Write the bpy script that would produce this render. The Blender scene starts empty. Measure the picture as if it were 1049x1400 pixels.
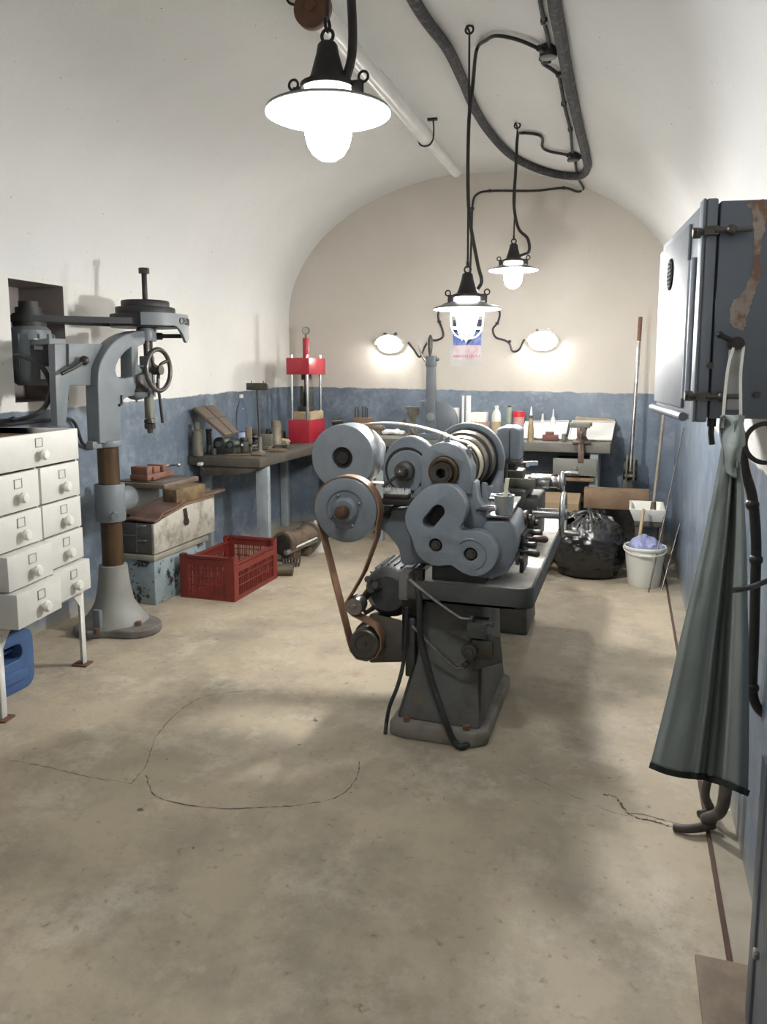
import bpy, bmesh, math, random
from mathutils import Vector, Matrix, noise, geometry
random.seed(7)
SC = bpy.context.scene
COL = SC.collection
PI = math.pi
V = Vector

# ------------------------------------------------------------------ camera model (image 1049 x 1400)
TH, PT, FPX, EYE = math.radians(17.7), math.radians(7.4), 1051.0, 1.55
CX, CY = 524.5, 646.0
FW = V((-math.sin(TH)*math.cos(PT), math.cos(TH)*math.cos(PT), -math.sin(PT)))
RT = V((math.cos(TH), math.sin(TH), 0))
UP = RT.cross(FW)
EY = V((0, 0, EYE))
def ray(x, y): return FW + RT*((x-CX)/FPX) - UP*((y-CY)/FPX)
def PZ(x, y, z=0.0):
    d = ray(x, y); return EY + d*((z-EYE)/d.z)
def PX(x, y, X):
    d = ray(x, y); return EY + d*(X/d.x)
def PY(x, y, Y):
    d = ray(x, y); return EY + d*(Y/d.y)
def mpp(p): return (V(p)-EY).dot(FW)/FPX          # metres per pixel at a point

# ------------------------------------------------------------------ room
XL, XR, YB, YF = -3.34, 0.40, 7.3, -4.5
SPR, RISE = 2.1, 1.28
XC, HW = (XL+XR)/2, (XR-XL)/2
def vault(x):
    u = max(-1, min(1, (x-XC)/HW)); return SPR + RISE*math.sqrt(max(0, 1-u*u))
def PC(x, y, gap=0.0):                             # point on the vault seen at a pixel
    d = ray(x, y); a, b = 0.5, 12.0
    f = lambda k: (EY.z+d.z*k) - (vault(EY.x+d.x*k)-gap)
    for _ in range(60):
        m = (a+b)/2
        if f(m) < 0: a = m
        else: b = m
    return EY + d*a

# ------------------------------------------------------------------ materials
MATS = {}
def mat(name, col, rough=.5, metal=0., col2=None, scale=6., amt=.5, thr=(.45, .6), bump=0., bscale=60., spec=.5, world=False, detail=6, col3=None, s3=2., thr3=(.6, .7)):
    if name in MATS: return MATS[name]
    m = bpy.data.materials.new(name); m.use_nodes = True
    nt = m.node_tree; b = nt.nodes['Principled BSDF']
    b.inputs['Roughness'].default_value = rough; b.inputs['Metallic'].default_value = metal
    b.inputs['Specular IOR Level'].default_value = spec
    N = nt.nodes.new; L = nt.links.new
    if world:
        g = N('ShaderNodeNewGeometry'); vec = g.outputs['Position']
    else:
        g = N('ShaderNodeTexCoord'); vec = g.outputs['Object']
    c4 = lambda c: (c[0], c[1], c[2], 1)
    def nz(sc, det=detail, rg=.6):
        n = N('ShaderNodeTexNoise'); n.inputs['Scale'].default_value = sc; n.inputs['Detail'].default_value = det
        n.inputs['Roughness'].default_value = rg; L(vec, n.inputs['Vector']); return n.outputs['Fac']
    def mp(f, lo, hi):
        r = N('ShaderNodeMapRange'); r.inputs['From Min'].default_value = lo; r.inputs['From Max'].default_value = hi
        L(f, r.inputs['Value']); return r.outputs['Result']
    def mix(f, a, bb):
        x = N('ShaderNodeMix'); x.data_type = 'RGBA'
        if hasattr(f, 'links') or not isinstance(f, float): L(f, x.inputs['Factor'])
        else: x.inputs['Factor'].default_value = f
        for i, q in ((6, a), (7, bb)):
            if isinstance(q, tuple): x.inputs[i].default_value = c4(q)
            else: L(q, x.inputs[i])
        return x.outputs[2]
    # gentle tone variation
    lo = tuple(v*.86 for v in col); hi = tuple(min(1, v*1.1) for v in col)
    out = mix(mp(nz(scale*.5), .3, .7), lo, hi)
    if col2:
        f = mp(nz(scale), thr[0], thr[1])
        k = N('ShaderNodeMath'); k.operation = 'MULTIPLY'; k.inputs[1].default_value = amt; L(f, k.inputs[0])
        out = mix(k.outputs[0], out, tuple(col2))
    if col3:
        out = mix(mp(nz(s3, 9, .7), thr3[0], thr3[1]), out, tuple(col3))
    L(out, b.inputs['Base Color'])
    rr = N('ShaderNodeMapRange'); rr.inputs['To Min'].default_value = max(.02, rough-.1); rr.inputs['To Max'].default_value = min(1, rough+.12)
    L(nz(scale*1.7), rr.inputs['Value']); L(rr.outputs['Result'], b.inputs['Roughness'])
    if bump:
        bp = N('ShaderNodeBump'); bp.inputs['Strength'].default_value = bump; bp.inputs['Distance'].default_value = .01
        L(nz(bscale, 5), bp.inputs['Height']); L(bp.outputs['Normal'], b.inputs['Normal'])
    MATS[name] = m
    return m
def glow(name, col, s):
    m = bpy.data.materials.new(name); m.use_nodes = True; nt = m.node_tree
    b = nt.nodes['Principled BSDF']; b.inputs['Base Color'].default_value = (.9, .9, .88, 1)
    b.inputs['Emission Color'].default_value = (*col, 1); b.inputs['Emission Strength'].default_value = s
    MATS[name] = m; return m
def clear(name, col, rough=.05, alpha=None):
    m = bpy.data.materials.new(name); m.use_nodes = True
    b = m.node_tree.nodes['Principled BSDF']; b.inputs['Base Color'].default_value = (*col, 1)
    b.inputs['Transmission Weight'].default_value = 1; b.inputs['Roughness'].default_value = rough; b.inputs['IOR'].default_value = 1.2
    MATS[name] = m; return m

GREY   = mat('machine_grey_paint', (.175, .198, .222), .33, 0, (.085, .095, .105), 7, .55, (.45, .65), .08, 40)
GREYB  = mat('drill_grey_paint', (.145, .165, .178), .45, 0, (.085, .095, .1), 9, .4, (.5, .7), .08, 40)
GREYD  = mat('oily_dark_grey', (.062, .065, .062), .5, 0, (.025, .023, .02), 8, .7, (.4, .65), .12, 40)
STAND  = mat('dirty_pedestal_paint', (.105, .105, .098), .6, 0, (.045, .038, .028), 7, .7, (.45, .65), .15, 40, col3=(.16, .1, .055), s3=5, thr3=(.62, .72))
IRON   = mat('black_iron', (.022, .021, .021), .45, .3, (.05, .04, .03), 12, .5)
STEEL  = mat('worn_steel', (.36, .36, .36), .3, .9, (.16, .13, .1), 14, .6)
BRIGHT = mat('polished_steel', (.62, .62, .61), .2, .95, (.4, .38, .35), 12, .4)
DSTEEL = mat('dark_steel', (.1, .095, .09), .38, .7, (.06, .045, .03), 14, .6)
BRONZE = mat('oily_bronze', (.17, .115, .07), .3, .8, (.05, .035, .02), 16, .6)
RUSTST = mat('rusty_shaft', (.135, .085, .048), .33, .65, (.07, .045, .03), 8, .6, (.4, .6))
RUST   = mat('rusty_metal', (.17, .08, .045), .7, .2, (.07, .05, .04), 14, .7)
LEATH  = mat('leather_belt', (.27, .15, .085), .6, 0, (.17, .09, .05), 10, .6)
BELTC  = mat('pale_canvas_belt', (.5, .43, .33), .7, 0, (.34, .28, .2), 14, .5)
RUBB   = mat('black_rubber', (.018, .018, .019), .5)
CABLE  = mat('tarred_cable', (.036, .035, .038), .75, 0, (.13, .125, .13), 30, .6, (.52, .64), .5, 60)
WHITEP = mat('white_cabinet_paint', (.56, .555, .52), .45, 0, (.36, .34, .29), 5, .35, (.55, .75), .05, 30)
ENAMEL = mat('white_enamel', (.82, .82, .8), .25)
WPIPE  = mat('white_pipe_paint', (.72, .72, .7), .3)
WOODD  = mat('grimy_bench_wood', (.085, .075, .06), .6, 0, (.04, .034, .027), 6, .7, (.4, .6), .2, 30)
WOODB  = mat('brown_wood', (.2, .13, .075), .65, 0, (.1, .06, .035), 8, .6, (.4, .62), .2, 30)
WOODW  = mat('limewashed_wood', (.45, .43, .37), .75, 0, (.17, .15, .11), 6, .85, (.47, .64), .3, 30)
WOODL  = mat('pale_wood', (.42, .32, .2), .65, 0, (.25, .18, .1), 8, .6, bump=.2, bscale=30)
BLUECH = mat('chipped_blue_paint', (.27, .33, .35), .55, 0, (.15, .18, .2), 4, .6, (.45, .65), .15, 40, col3=(.025, .025, .022), s3=11, thr3=(.55, .585))
REDP   = mat('red_press_paint', (.36, .02, .035), .32, 0, (.2, .012, .02), 6, .5)
REDC   = mat('red_crate_plastic', (.17, .022, .016), .45, 0, (.11, .014, .01), 5, .5)
BLUEC  = mat('blue_can_plastic', (.055, .12, .27), .4, 0, (.04, .085, .2), 5, .5)
WPLAS  = mat('white_plastic', (.68, .68, .63), .45, 0, (.5, .48, .42), 8, .3)
PAPER  = mat('white_paper', (.78, .77, .73), .8)
APRON  = mat('green_grey_apron', (.27, .305, .295), .92, 0, (.22, .25, .24), 3, .6, bump=.12, bscale=300)
HEM    = mat('dark_green_binding', (.02, .03, .024), .9)
BAG    = mat('black_bag_film', (.006, .006, .007), .2, 0, spec=.7, bump=.9, bscale=16)
TOOLD  = mat('dark_tool_steel', (.045, .045, .042), .5, .4, (.09, .075, .05), 16, .6)
OLIVE  = mat('olive_grey_steel', (.17, .165, .13), .55, .2, (.09, .08, .06), 12, .6)
OXRED  = mat('oxide_red_paint', (.2, .085, .055), .55, 0, (.1, .05, .04), 10, .6)
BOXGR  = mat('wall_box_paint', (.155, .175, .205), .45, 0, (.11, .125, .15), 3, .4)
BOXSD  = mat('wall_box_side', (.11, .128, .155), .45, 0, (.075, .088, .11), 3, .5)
GLASSY = clear('clear_plastic', (.85, .9, .97))
GREENB = mat("bench_leg_paint", (.3, .34, .36), .55, 0, (.18, .2, .21), 6, .5)
GREEND = mat('grey_drawer_paint', (.155, .158, .14), .6, 0, (.11, .11, .095), 6, .5)
CARD   = mat('brown_cardboard', (.3, .22, .13), .8, 0, (.2, .14, .08), 5, .5)
NICHE  = mat('brown_niche_plaster', (.33, .285, .265), .8, 0, (.2, .17, .16), 4, .5)

# ------------------------------------------------------------------ mesh builder
class MB:
    def __init__(s): s.bm = bmesh.new()
    def _f(s, vs):
        try: s.bm.faces.new(vs)
        except ValueError: pass
    def box(s, c, d, rot=(0, 0, 0), mtx=None):
        R = Matrix.Rotation(rot[2], 3, 'Z') @ Matrix.Rotation(rot[1], 3, 'Y') @ Matrix.Rotation(rot[0], 3, 'X')
        c = V(c); vs = []
        for x in (-.5, .5):
            for y in (-.5, .5):
                for z in (-.5, .5): vs.append(s.bm.verts.new(c + R @ V((x*d[0], y*d[1], z*d[2]))))
        for q in ((0,1,3,2),(4,6,7,5),(0,4,5,1),(2,3,7,6),(0,2,6,4),(1,5,7,3)): s._f([vs[i] for i in q])
        return s
    def box2(s, a, b):
        a, b = V(a), V(b); return s.box((a+b)/2, [abs(b[i]-a[i]) for i in range(3)])
    def hexa(s, bot, top):                       # 4 bottom + 4 top points
        b = [s.bm.verts.new(V(p)) for p in bot]; t = [s.bm.verts.new(V(p)) for p in top]
        n = len(b); s._f(b[::-1]); s._f(t)
        for i in range(n): s._f([b[i], b[(i+1) % n], t[(i+1) % n], t[i]])
        return s
    def lathe(s, prof, base=(0, 0, 0), axis=(0, 0, 1), n=32, sx=1, sy=1):
        ax = V(axis).normalized(); u = ax.orthogonal().normalized(); w = ax.cross(u); base = V(base)
        rings = []
        for r, t in prof:
            if r < 1e-6: rings.append([s.bm.verts.new(base+ax*t)])
            else: rings.append([s.bm.verts.new(base+ax*t+(u*math.cos(2*PI*i/n)*sx+w*math.sin(2*PI*i/n)*sy)*r) for i in range(n)])
        for a, b in zip(rings, rings[1:]):
            for i in range(n):
                j = (i+1) % n
                if len(a) == 1 and len(b) == 1: break
                if len(a) == 1: s._f([a[0], b[i], b[j]])
                elif len(b) == 1: s._f([a[i], a[j], b[0]])
                else: s._f([a[i], a[j], b[j], b[i]])
        return s
    def cyl(s, p0, p1, r, r2=None, n=20):
        p0, p1 = V(p0), V(p1); d = p1-p0; r2 = r if r2 is None else r2
        return s.lathe([(0, 0), (r, 0), (r2, d.length), (0, d.length)], p0, d, n)
    def pipe(s, p0, p1, r, ri, n=24):            # hollow cylinder
        p0, p1 = V(p0), V(p1); d = p1-p0; l = d.length
        return s.lathe([(ri, 0), (r, 0), (r, l), (ri, l), (ri, 0)], p0, d, n)
    def sph(s, c, r, sc=(1, 1, 1), n=20, m=12):
        c = V(c); rings = []
        for k in range(m+1):
            a = PI*k/m
            if k in (0, m): rings.append([s.bm.verts.new(c+V((0, 0, r*math.cos(a)*sc[2])))])
            else: rings.append([s.bm.verts.new(c+V((r*math.sin(a)*math.cos(2*PI*i/n)*sc[0], r*math.sin(a)*math.sin(2*PI*i/n)*sc[1], r*math.cos(a)*sc[2]))) for i in range(n)])
        for a, b in zip(rings, rings[1:]):
            for i in range(n):
                j = (i+1) % n
                if len(a) == 1: s._f([a[0], b[i], b[j]])
                elif len(b) == 1: s._f([a[i], b[0], a[j]])
                else: s._f([a[i], b[i], b[j], a[j]])
        return s
    def tube(s, pts, r, n=10, closed=False, sub=0, flat=None, up=None):
        pts = [V(p) for p in pts]
        if sub: pts = spline(pts, sub, closed)
        N = len(pts); rings = []; prev = None
        for i, p in enumerate(pts):
            if closed: t = pts[(i+1) % N]-pts[i-1]
            else: t = pts[min(i+1, N-1)]-pts[max(i-1, 0)]
            t.normalize()
            if up is not None:
                u = V(up) - t*V(up).dot(t); u.normalize()
            elif prev is None: u = t.orthogonal().normalized()
            else:
                u = prev-t*prev.dot(t); u.normalize()
            prev = u; w = t.cross(u)
            rr = r(i/(N-1)) if callable(r) else r
            if flat:                             # rectangular strap: flat = (half along up, half across)
                rings.append([s.bm.verts.new(p+u*a*flat[0]+w*b*flat[1]) for a, b in ((1, 1), (-1, 1), (-1, -1), (1, -1))])
            else:
                rings.append([s.bm.verts.new(p+(u*math.cos(2*PI*k/n)+w*math.sin(2*PI*k/n))*rr) for k in range(n)])
        n = len(rings[0])
        for i in range(N if closed else N-1):
            a, b = rings[i], rings[(i+1) % N]
            for k in range(n): s._f([a[k], a[(k+1) % n], b[(k+1) % n], b[k]])
        if not closed:
            s._f(rings[0][::-1]); s._f(rings[-1])
        return s
    def torus(s, c, axis, R, r, n=36, m=10, a0=0, a1=2*PI, u0=None):
        ax = V(axis).normalized(); u = V(u0).normalized() if u0 else ax.orthogonal().normalized(); w = ax.cross(u)
        full = abs(a1-a0-2*PI) < 1e-4
        k = n if full else n+1
        pts = [V(c)+(u*math.cos(a0+(a1-a0)*i/n)+w*math.sin(a0+(a1-a0)*i/n))*R for i in range(k)]
        return s.tube(pts, r, m, closed=full)
    def prism(s, poly, vec, holes=()):           # planar outline extruded along vec, holes cut through
        vec = V(vec); loops = [[V(p) for p in poly]] + [[V(p) for p in h] for h in holes]
        tris = geometry.tessellate_polygon(loops)
        flat = [p for l in loops for p in l]
        a = [s.bm.verts.new(p) for p in flat]; b = [s.bm.verts.new(p+vec) for p in flat]
        for t in tris:
            s._f([a[i] for i in t]); s._f([b[i] for i in t][::-1])
        o = 0
        for l in loops:
            n = len(l)
            for i in range(n):
                j = (i+1) % n; s._f([a[o+i], a[o+j], b[o+j], b[o+i]])
            o += n
        return s
    def grid(s, f, nu, nv, closed_u=False):
        g = [[s.bm.verts.new(V(f(i/nu, j/nv))) for j in range(nv+1)] for i in range(nu if closed_u else nu+1)]
        n = len(g)
        for i in range(nu):
            for j in range(nv): s._f([g[i][j], g[(i+1) % n][j], g[(i+1) % n][j+1], g[i][j+1]])
        return s
    def add_mesh(s, me, mtx):
        b2 = bmesh.new(); b2.from_mesh(me); b2.transform(mtx); t = bpy.data.meshes.new('t'); b2.to_mesh(t); b2.free()
        s.bm.from_mesh(t); bpy.data.meshes.remove(t); return s
    def build(s, name, m, parent=None, bevel=0., seg=2, sharp=38, solid=0., smooth=True):
        bm = s.bm
        bmesh.ops.remove_doubles(bm, verts=bm.verts, dist=1e-6)
        bmesh.ops.recalc_face_normals(bm, faces=bm.faces)
        if bevel:
            bmesh.ops.dissolve_limit(bm, angle_limit=.01, verts=bm.verts, edges=bm.edges)
            es = [e for e in bm.edges if len(e.link_faces) == 2 and e.calc_face_angle(0) > math.radians(40)]
            bmesh.ops.bevel(bm, geom=es, offset=bevel, segments=seg, affect='EDGES', clamp_overlap=True, profile=.5)
        for f in bm.faces: f.smooth = smooth
        for e in bm.edges:
            if len(e.link_faces) == 2 and e.calc_face_angle(0) > math.radians(sharp): e.smooth = False
        me = bpy.data.meshes.new(name)
        o = bpy.data.objects.new(name, me); COL.objects.link(o)
        if parent is not None:
            off = V((0, 0, 0)); q = parent
            while q is not None: off += q.location; q = q.parent
            o.parent = parent
        else:
            vs = [v.co for v in bm.verts]
            lo = V([min(v[i] for v in vs) for i in range(3)]); hi = V([max(v[i] for v in vs) for i in range(3)])
            off = V(((lo.x+hi.x)/2, (lo.y+hi.y)/2, lo.z)); o.location = off
        bmesh.ops.translate(bm, verts=bm.verts, vec=-off)
        bm.to_mesh(me); bm.free()
        me.materials.append(m)
        if solid:
            k = o.modifiers.new('solid', 'SOLIDIFY'); k.thickness = solid; k.offset = 0
        return o
def spline(pts, sub, closed=False):
    out = []; N = len(pts); pts = [V(p) for p in pts]
    for i in range(N if closed else N-1):
        p1, p2 = pts[i], pts[(i+1) % N]
        p0 = pts[i-1] if (closed or i > 0) else p1*2-p2
        p3 = pts[(i+2) % N] if (closed or i+2 < N) else p2*2-p1
        for k in range(sub):
            t = k/sub
            out.append(.5*((2*p1)+(p2-p0)*t+(2*p0-5*p1+4*p2-p3)*t*t+(3*p1-p0-3*p2+p3)*t**3))
    if not closed: out.append(pts[-1])
    return out
def thing(name, label, cat, loc, group=None):
    o = bpy.data.objects.new(name, None); COL.objects.link(o); o.location = V(loc); o.empty_display_size = .1
    o['label'] = label; o['category'] = cat
    if group: o['group'] = group
    return o
def tag(o, label, cat, group=None, kind=None):
    o['label'] = label; o['category'] = cat
    if group: o['group'] = group
    if kind: o['kind'] = kind
    return o
def struct(o):
    o['kind'] = 'structure'; return o
def copy_thing(root, loc, label):
    c = root.copy(); COL.objects.link(c); c.location = V(loc); c['label'] = label
    for ch in list(root.children):
        d = ch.copy(); COL.objects.link(d); d.parent = c
        for g in list(ch.children):
            e = g.copy(); COL.objects.link(e); e.parent = d
    return c
def text_mesh(txt, size, depth=.002):
    cu = bpy.data.curves.new('txt', 'FONT'); cu.body = txt; cu.size = size; cu.extrude = depth; cu.align_x = 'CENTER'; cu.align_y = 'CENTER'
    o = bpy.data.objects.new('txt', cu); COL.objects.link(o)
    dg = bpy.context.evaluated_depsgraph_get(); me = bpy.data.meshes.new_from_object(o.evaluated_get(dg))
    bpy.data.objects.remove(o); bpy.data.curves.remove(cu); return me
def frame(o, x, y):                              # matrix with local x, y axes and origin
    x, y = V(x).normalized(), V(y).normalized(); z = x.cross(y)
    return Matrix(((x.x, y.x, z.x, o[0]), (x.y, y.y, z.y, o[1]), (x.z, y.z, z.z, o[2]), (0, 0, 0, 1)))
LAMP_2, LAMP_S, LAMP_N, BULK_S, REAR_W, EXPO = 320., 95., 58., 40., 9., 1.6
# ================================================================== ROOM
def wall_mat(name, paint=True, lo=(.66, .645, .605), hi=(.72, .71, .68)):
    m = bpy.data.materials.new(name); m.use_nodes = True; nt = m.node_tree; N = nt.nodes.new; L = nt.links.new
    b = nt.nodes['Principled BSDF']; g = N('ShaderNodeNewGeometry'); P = g.outputs['Position']
    def nz(sc, det=6, rg=.6):
        n = N('ShaderNodeTexNoise'); n.inputs['Scale'].default_value = sc; n.inputs['Detail'].default_value = det; n.inputs['Roughness'].default_value = rg
        L(P, n.inputs['Vector']); return n.outputs['Fac']
    def ma(op, a, c=None, d=None):
        k = N('ShaderNodeMath'); k.operation = op
        for i, q in enumerate((a, c, d)):
            if q is None: continue
            if isinstance(q, (int, float)): k.inputs[i].default_value = q
            else: L(q, k.inputs[i])
        return k.outputs[0]
    def mr(f, lo, hi, a=0, c=1):
        r = N('ShaderNodeMapRange'); L(f, r.inputs['Value'])
        for i, v in zip(('From Min', 'From Max', 'To Min', 'To Max'), (lo, hi, a, c)): r.inputs[i].default_value = v
        return r.outputs['Result']
    def mix(f, a, c):
        x = N('ShaderNodeMix'); x.data_type = 'RGBA'; L(f, x.inputs['Factor'])
        for i, q in ((6, a), (7, c)):
            if isinstance(q, tuple): x.inputs[i].default_value = (*q, 1)
            else: L(q, x.inputs[i])
        return x.outputs[2]
    cream = mix(mr(nz(1.3), .3, .7), lo, hi)
    cream = mix(mr(nz(5.5, 8, .7), .62, .8, 0, .35), cream, (.6, .52, .42))
    cream = mix(mr(nz(34, 4), .70, .74, 0, .8), cream, (.22, .19, .16))
    out = cream
    if paint:
        sp = N('ShaderNodeSeparateXYZ'); L(P, sp.inputs[0])
        line = ma('ADD', ma('MULTIPLY_ADD', sp.outputs['Y'], .0229, 1.196), ma('MULTIPLY', sp.outputs['X'], -.0139))
        line = ma('ADD', line, mr(nz(7), .2, .8, -.012, .012))
        f = mr(ma('SUBTRACT', line, sp.outputs['Z']), -.004, .004)
        blue = mix(mr(nz(1.9, 8, .7), .36, .64), (.095, .125, .165), (.17, .21, .265))
        blue = mix(mr(nz(5, 10, .75), .5, .66, 0, .75), blue, (.27, .31, .35))
        blue = mix(mr(nz(3.3, 10, .75), .56, .72, 0, .8), blue, (.065, .08, .105))
        # scuffed dirty foot of the wall
        blue = mix(mr(ma('ADD', sp.outputs['Z'], mr(nz(6), 0, 1, -.12, .12)), .12, .0, 0, .7), blue, (.4, .36, .29))
        out = mix(f, cream, blue)
        L(mr(f, 0, 1, .75, .42), b.inputs['Roughness'])
    else: b.inputs['Roughness'].default_value = .75
    L(out, b.inputs['Base Color'])
    bp = N('ShaderNodeBump'); bp.inputs['Strength'].default_value = .35; bp.inputs['Distance'].default_value = .02
    L(ma('ADD', nz(3.5, 5), ma('MULTIPLY', nz(45, 3), .12)), bp.inputs['Height']); L(bp.outputs['Normal'], b.inputs['Normal'])
    MATS[name] = m; return m
def floor_mat():
    m = bpy.data.materials.new('worn_concrete'); m.use_nodes = True; nt = m.node_tree; N = nt.nodes.new; L = nt.links.new
    b = nt.nodes['Principled BSDF']; g = N('ShaderNodeNewGeometry'); P = g.outputs['Position']
    def nz(sc, det=7, rg=.62, off=0):
        n = N('ShaderNodeTexNoise'); n.noise_dimensions = '4D'; n.inputs['W'].default_value = off
        n.inputs['Scale'].default_value = sc; n.inputs['Detail'].default_value = det; n.inputs['Roughness'].default_value = rg
        L(P, n.inputs['Vector']); return n.outputs['Fac']
    def mr(f, lo, hi, a=0, c=1):
        r = N('ShaderNodeMapRange'); L(f, r.inputs['Value'])
        for i, v in zip(('From Min', 'From Max', 'To Min', 'To Max'), (lo, hi, a, c)): r.inputs[i].default_value = v
        return r.outputs['Result']
    def mix(f, a, c):
        x = N('ShaderNodeMix'); x.data_type = 'RGBA'; L(f, x.inputs['Factor'])
        for i, q in ((6, a), (7, c)):
            if isinstance(q, tuple): x.inputs[i].default_value = (*q, 1)
            else: L(q, x.inputs[i])
        return x.outputs[2]
    c = mix(mr(nz(.9), .3, .7), (.34, .285, .205), (.46, .39, .285))
    c = mix(mr(nz(2.0, 9, .7, 3), .46, .64, 0, .8), c, (.235, .205, .16))
    c = mix(mr(nz(2.7, 10, .74, 7), .52, .68, 0, .8), c, (.54, .485, .39))
    c = mix(mr(nz(4, 10, .75, 11), .57, .69, 0, .6), c, (.26, .17, .09))
    c = mix(mr(nz(22, 8, .7, 5), .58, .68, 0, .7), c, (.12, .095, .07))
    c = mix(mr(nz(9, 4, .5, 17), .70, .72, 0, .85), c, (.05, .042, .035))
    L(c, b.inputs['Base Color']); L(mr(nz(4, off=2), .2, .8, .5, .8), b.inputs['Roughness'])
    bp = N('ShaderNodeBump'); bp.inputs['Strength'].default_value = .3; bp.inputs['Distance'].default_value = .01
    L(nz(30, 8), bp.inputs['Height']); L(bp.outputs['Normal'], b.inputs['Normal'])
    return m
WALL = wall_mat('painted_plaster'); WALLB = wall_mat('cream_plaster', True, (.49, .452, .395), (.55, .512, .455)); CEIL = wall_mat('vault_plaster', False, (.655, .655, .64), (.71, .71, .695)); FLOOR = floor_mat()

b = MB(); b.box2((XL-.1, YF-.1, -.1), (XR+.1, YB+.1, 0)); struct(b.build('floor', FLOOR))
b = MB()
NV = 48
def vp(u, v, o=0):
    a = PI*(1-u); return (XC+(HW+o)*math.cos(a), YF+(YB-YF)*v, SPR+(RISE+o)*math.sin(a))
b.grid(lambda u, v: vp(u, v), NV, 1); b.grid(lambda u, v: vp(u, v, .12), NV, 1)
struct(b.build('ceiling', CEIL, sharp=60))
# left wall with the niche behind the drill motor
n0, n1, nz0, nz1, nd = 3.555, 3.995, 1.38, 2.075, .33
b = MB()
wy, wz = (YF, n0, n1, YB), (0, nz0, nz1, SPR)
for i in range(3):
    for j in range(3):
        if (i, j) != (1, 1): b._f([b.bm.verts.new((XL, y, z)) for y, z in ((wy[i], wz[j]), (wy[i+1], wz[j]), (wy[i+1], wz[j+1]), (wy[i], wz[j+1]))])
struct(b.build('wall_left', WALL))
b = MB()
q = [(n0, nz0), (n1, nz0), (n1, nz1), (n0, nz1)]
for i in range(4):
    (ya, za), (yb, zb) = q[i], q[(i+1) % 4]
    b._f([b.bm.verts.new(p) for p in ((XL, ya, za), (XL, yb, zb), (XL-nd, yb, zb), (XL-nd, ya, za))])
b._f([b.bm.verts.new((XL-nd, y, z)) for y, z in q])
struct(b.build('wall_niche', NICHE, smooth=False))
b = MB(); b._f([b.bm.verts.new(p) for p in ((XR, YF, 0), (XR, YF, SPR), (XR, YB, SPR), (XR, YB, 0))]); struct(b.build('wall_right', WALL))
for nm, yy in (('wall_back', YB), ('wall_front', YF)):
    b = MB(); arc = [V(vp(i/NV, 0)) for i in range(NV+1)]
    pts = [V((XL, yy, 0))]+[V((p.x, yy, p.z)) for p in arc]+[V((XR, yy, 0))]
    b._f([b.bm.verts.new(p) for p in pts]); struct(b.build(nm, WALLB if nm == 'wall_back' else WALL))
# drain kerb and its rusty edging along the right wall
KERB = mat('pale_kerb_concrete', (.36, .32, .25), .8, 0, (.2, .17, .12), 5, .6, (.45, .65), .2, 40, world=True)
b = MB(); b.box2((.318, 2.03, -.02), (XR, YB, .006)); struct(b.build('trim_1', KERB))
b = MB(); b.box2((.304, 2.03, -.02), (.318, YB, .008)); struct(b.build('trim_2', mat('rusty_edging', (.075, .04, .025), .8)))
# cracks in the screed
CRK = mat('crack_dirt', (.1, .08, .06), .9)
def crack(pix, w=.006, seed=1):
    random.seed(seed); pts = spline([PZ(x, y, 0) for x, y in pix], 10); b = MB()
    L_, R_ = [], []
    for i, p in enumerate(pts):
        t = (pts[min(i+1, len(pts)-1)]-pts[max(i-1, 0)]).normalized(); s = V((-t.y, t.x, 0))
        p = p+s*random.uniform(-.003, .003); ww = w*random.uniform(.05, .8)*.45
        L_.append(b.bm.verts.new((p+s*ww).to_3d()+V((0, 0, .0012)))); R_.append(b.bm.verts.new((p-s*ww)+V((0, 0, .0012))))
    for i in range(len(pts)-1): b._f([L_[i], L_[i+1], R_[i+1], R_[i]])
    struct(b.build('floor_crack', CRK))
crack([(380, 944), (300, 948), (255, 965), (215, 1005), (200, 1045), (180, 1072)], .007, 2)
crack([(200, 1060), (215, 1090), (290, 1105), (370, 1104), (430, 1098), (470, 1085), (489, 1060), (491, 1040)], .010, 3)
crack([(5, 1038), (60, 1048), (110, 1060), (180, 1072)], .007, 4)
crack([(825, 1087), (842, 1090), (855, 1108), (870, 1118), (895, 1123), (918, 1131)], .016, 5)
crack([(855, 1112), (880, 1114), (905, 1121), (930, 1127)], .008, 6)
crack([(700, 1048), (760, 1078), (830, 1108), (860, 1116)], .005, 7)
# loose floor board in the near right corner
b = MB(); b.hexa([(.224, 1.45, .001), (XR-.01, 1.45, .001), (XR-.01, 2.03, .001), (.224, 2.03, .001)], [(.224, 1.45, .016), (XR-.01, 1.45, .016), (XR-.01, 2.03, .016), (.224, 2.03, .016)])
tag(b.build('floor_hatch', mat('stained_hatch', (.15, .11, .075), .7, 0, (.26, .2, .13), 5, .6, bump=.2), None, .003), 'brown stained hatch board lying over the drain in the near right corner', 'hatch')
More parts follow.
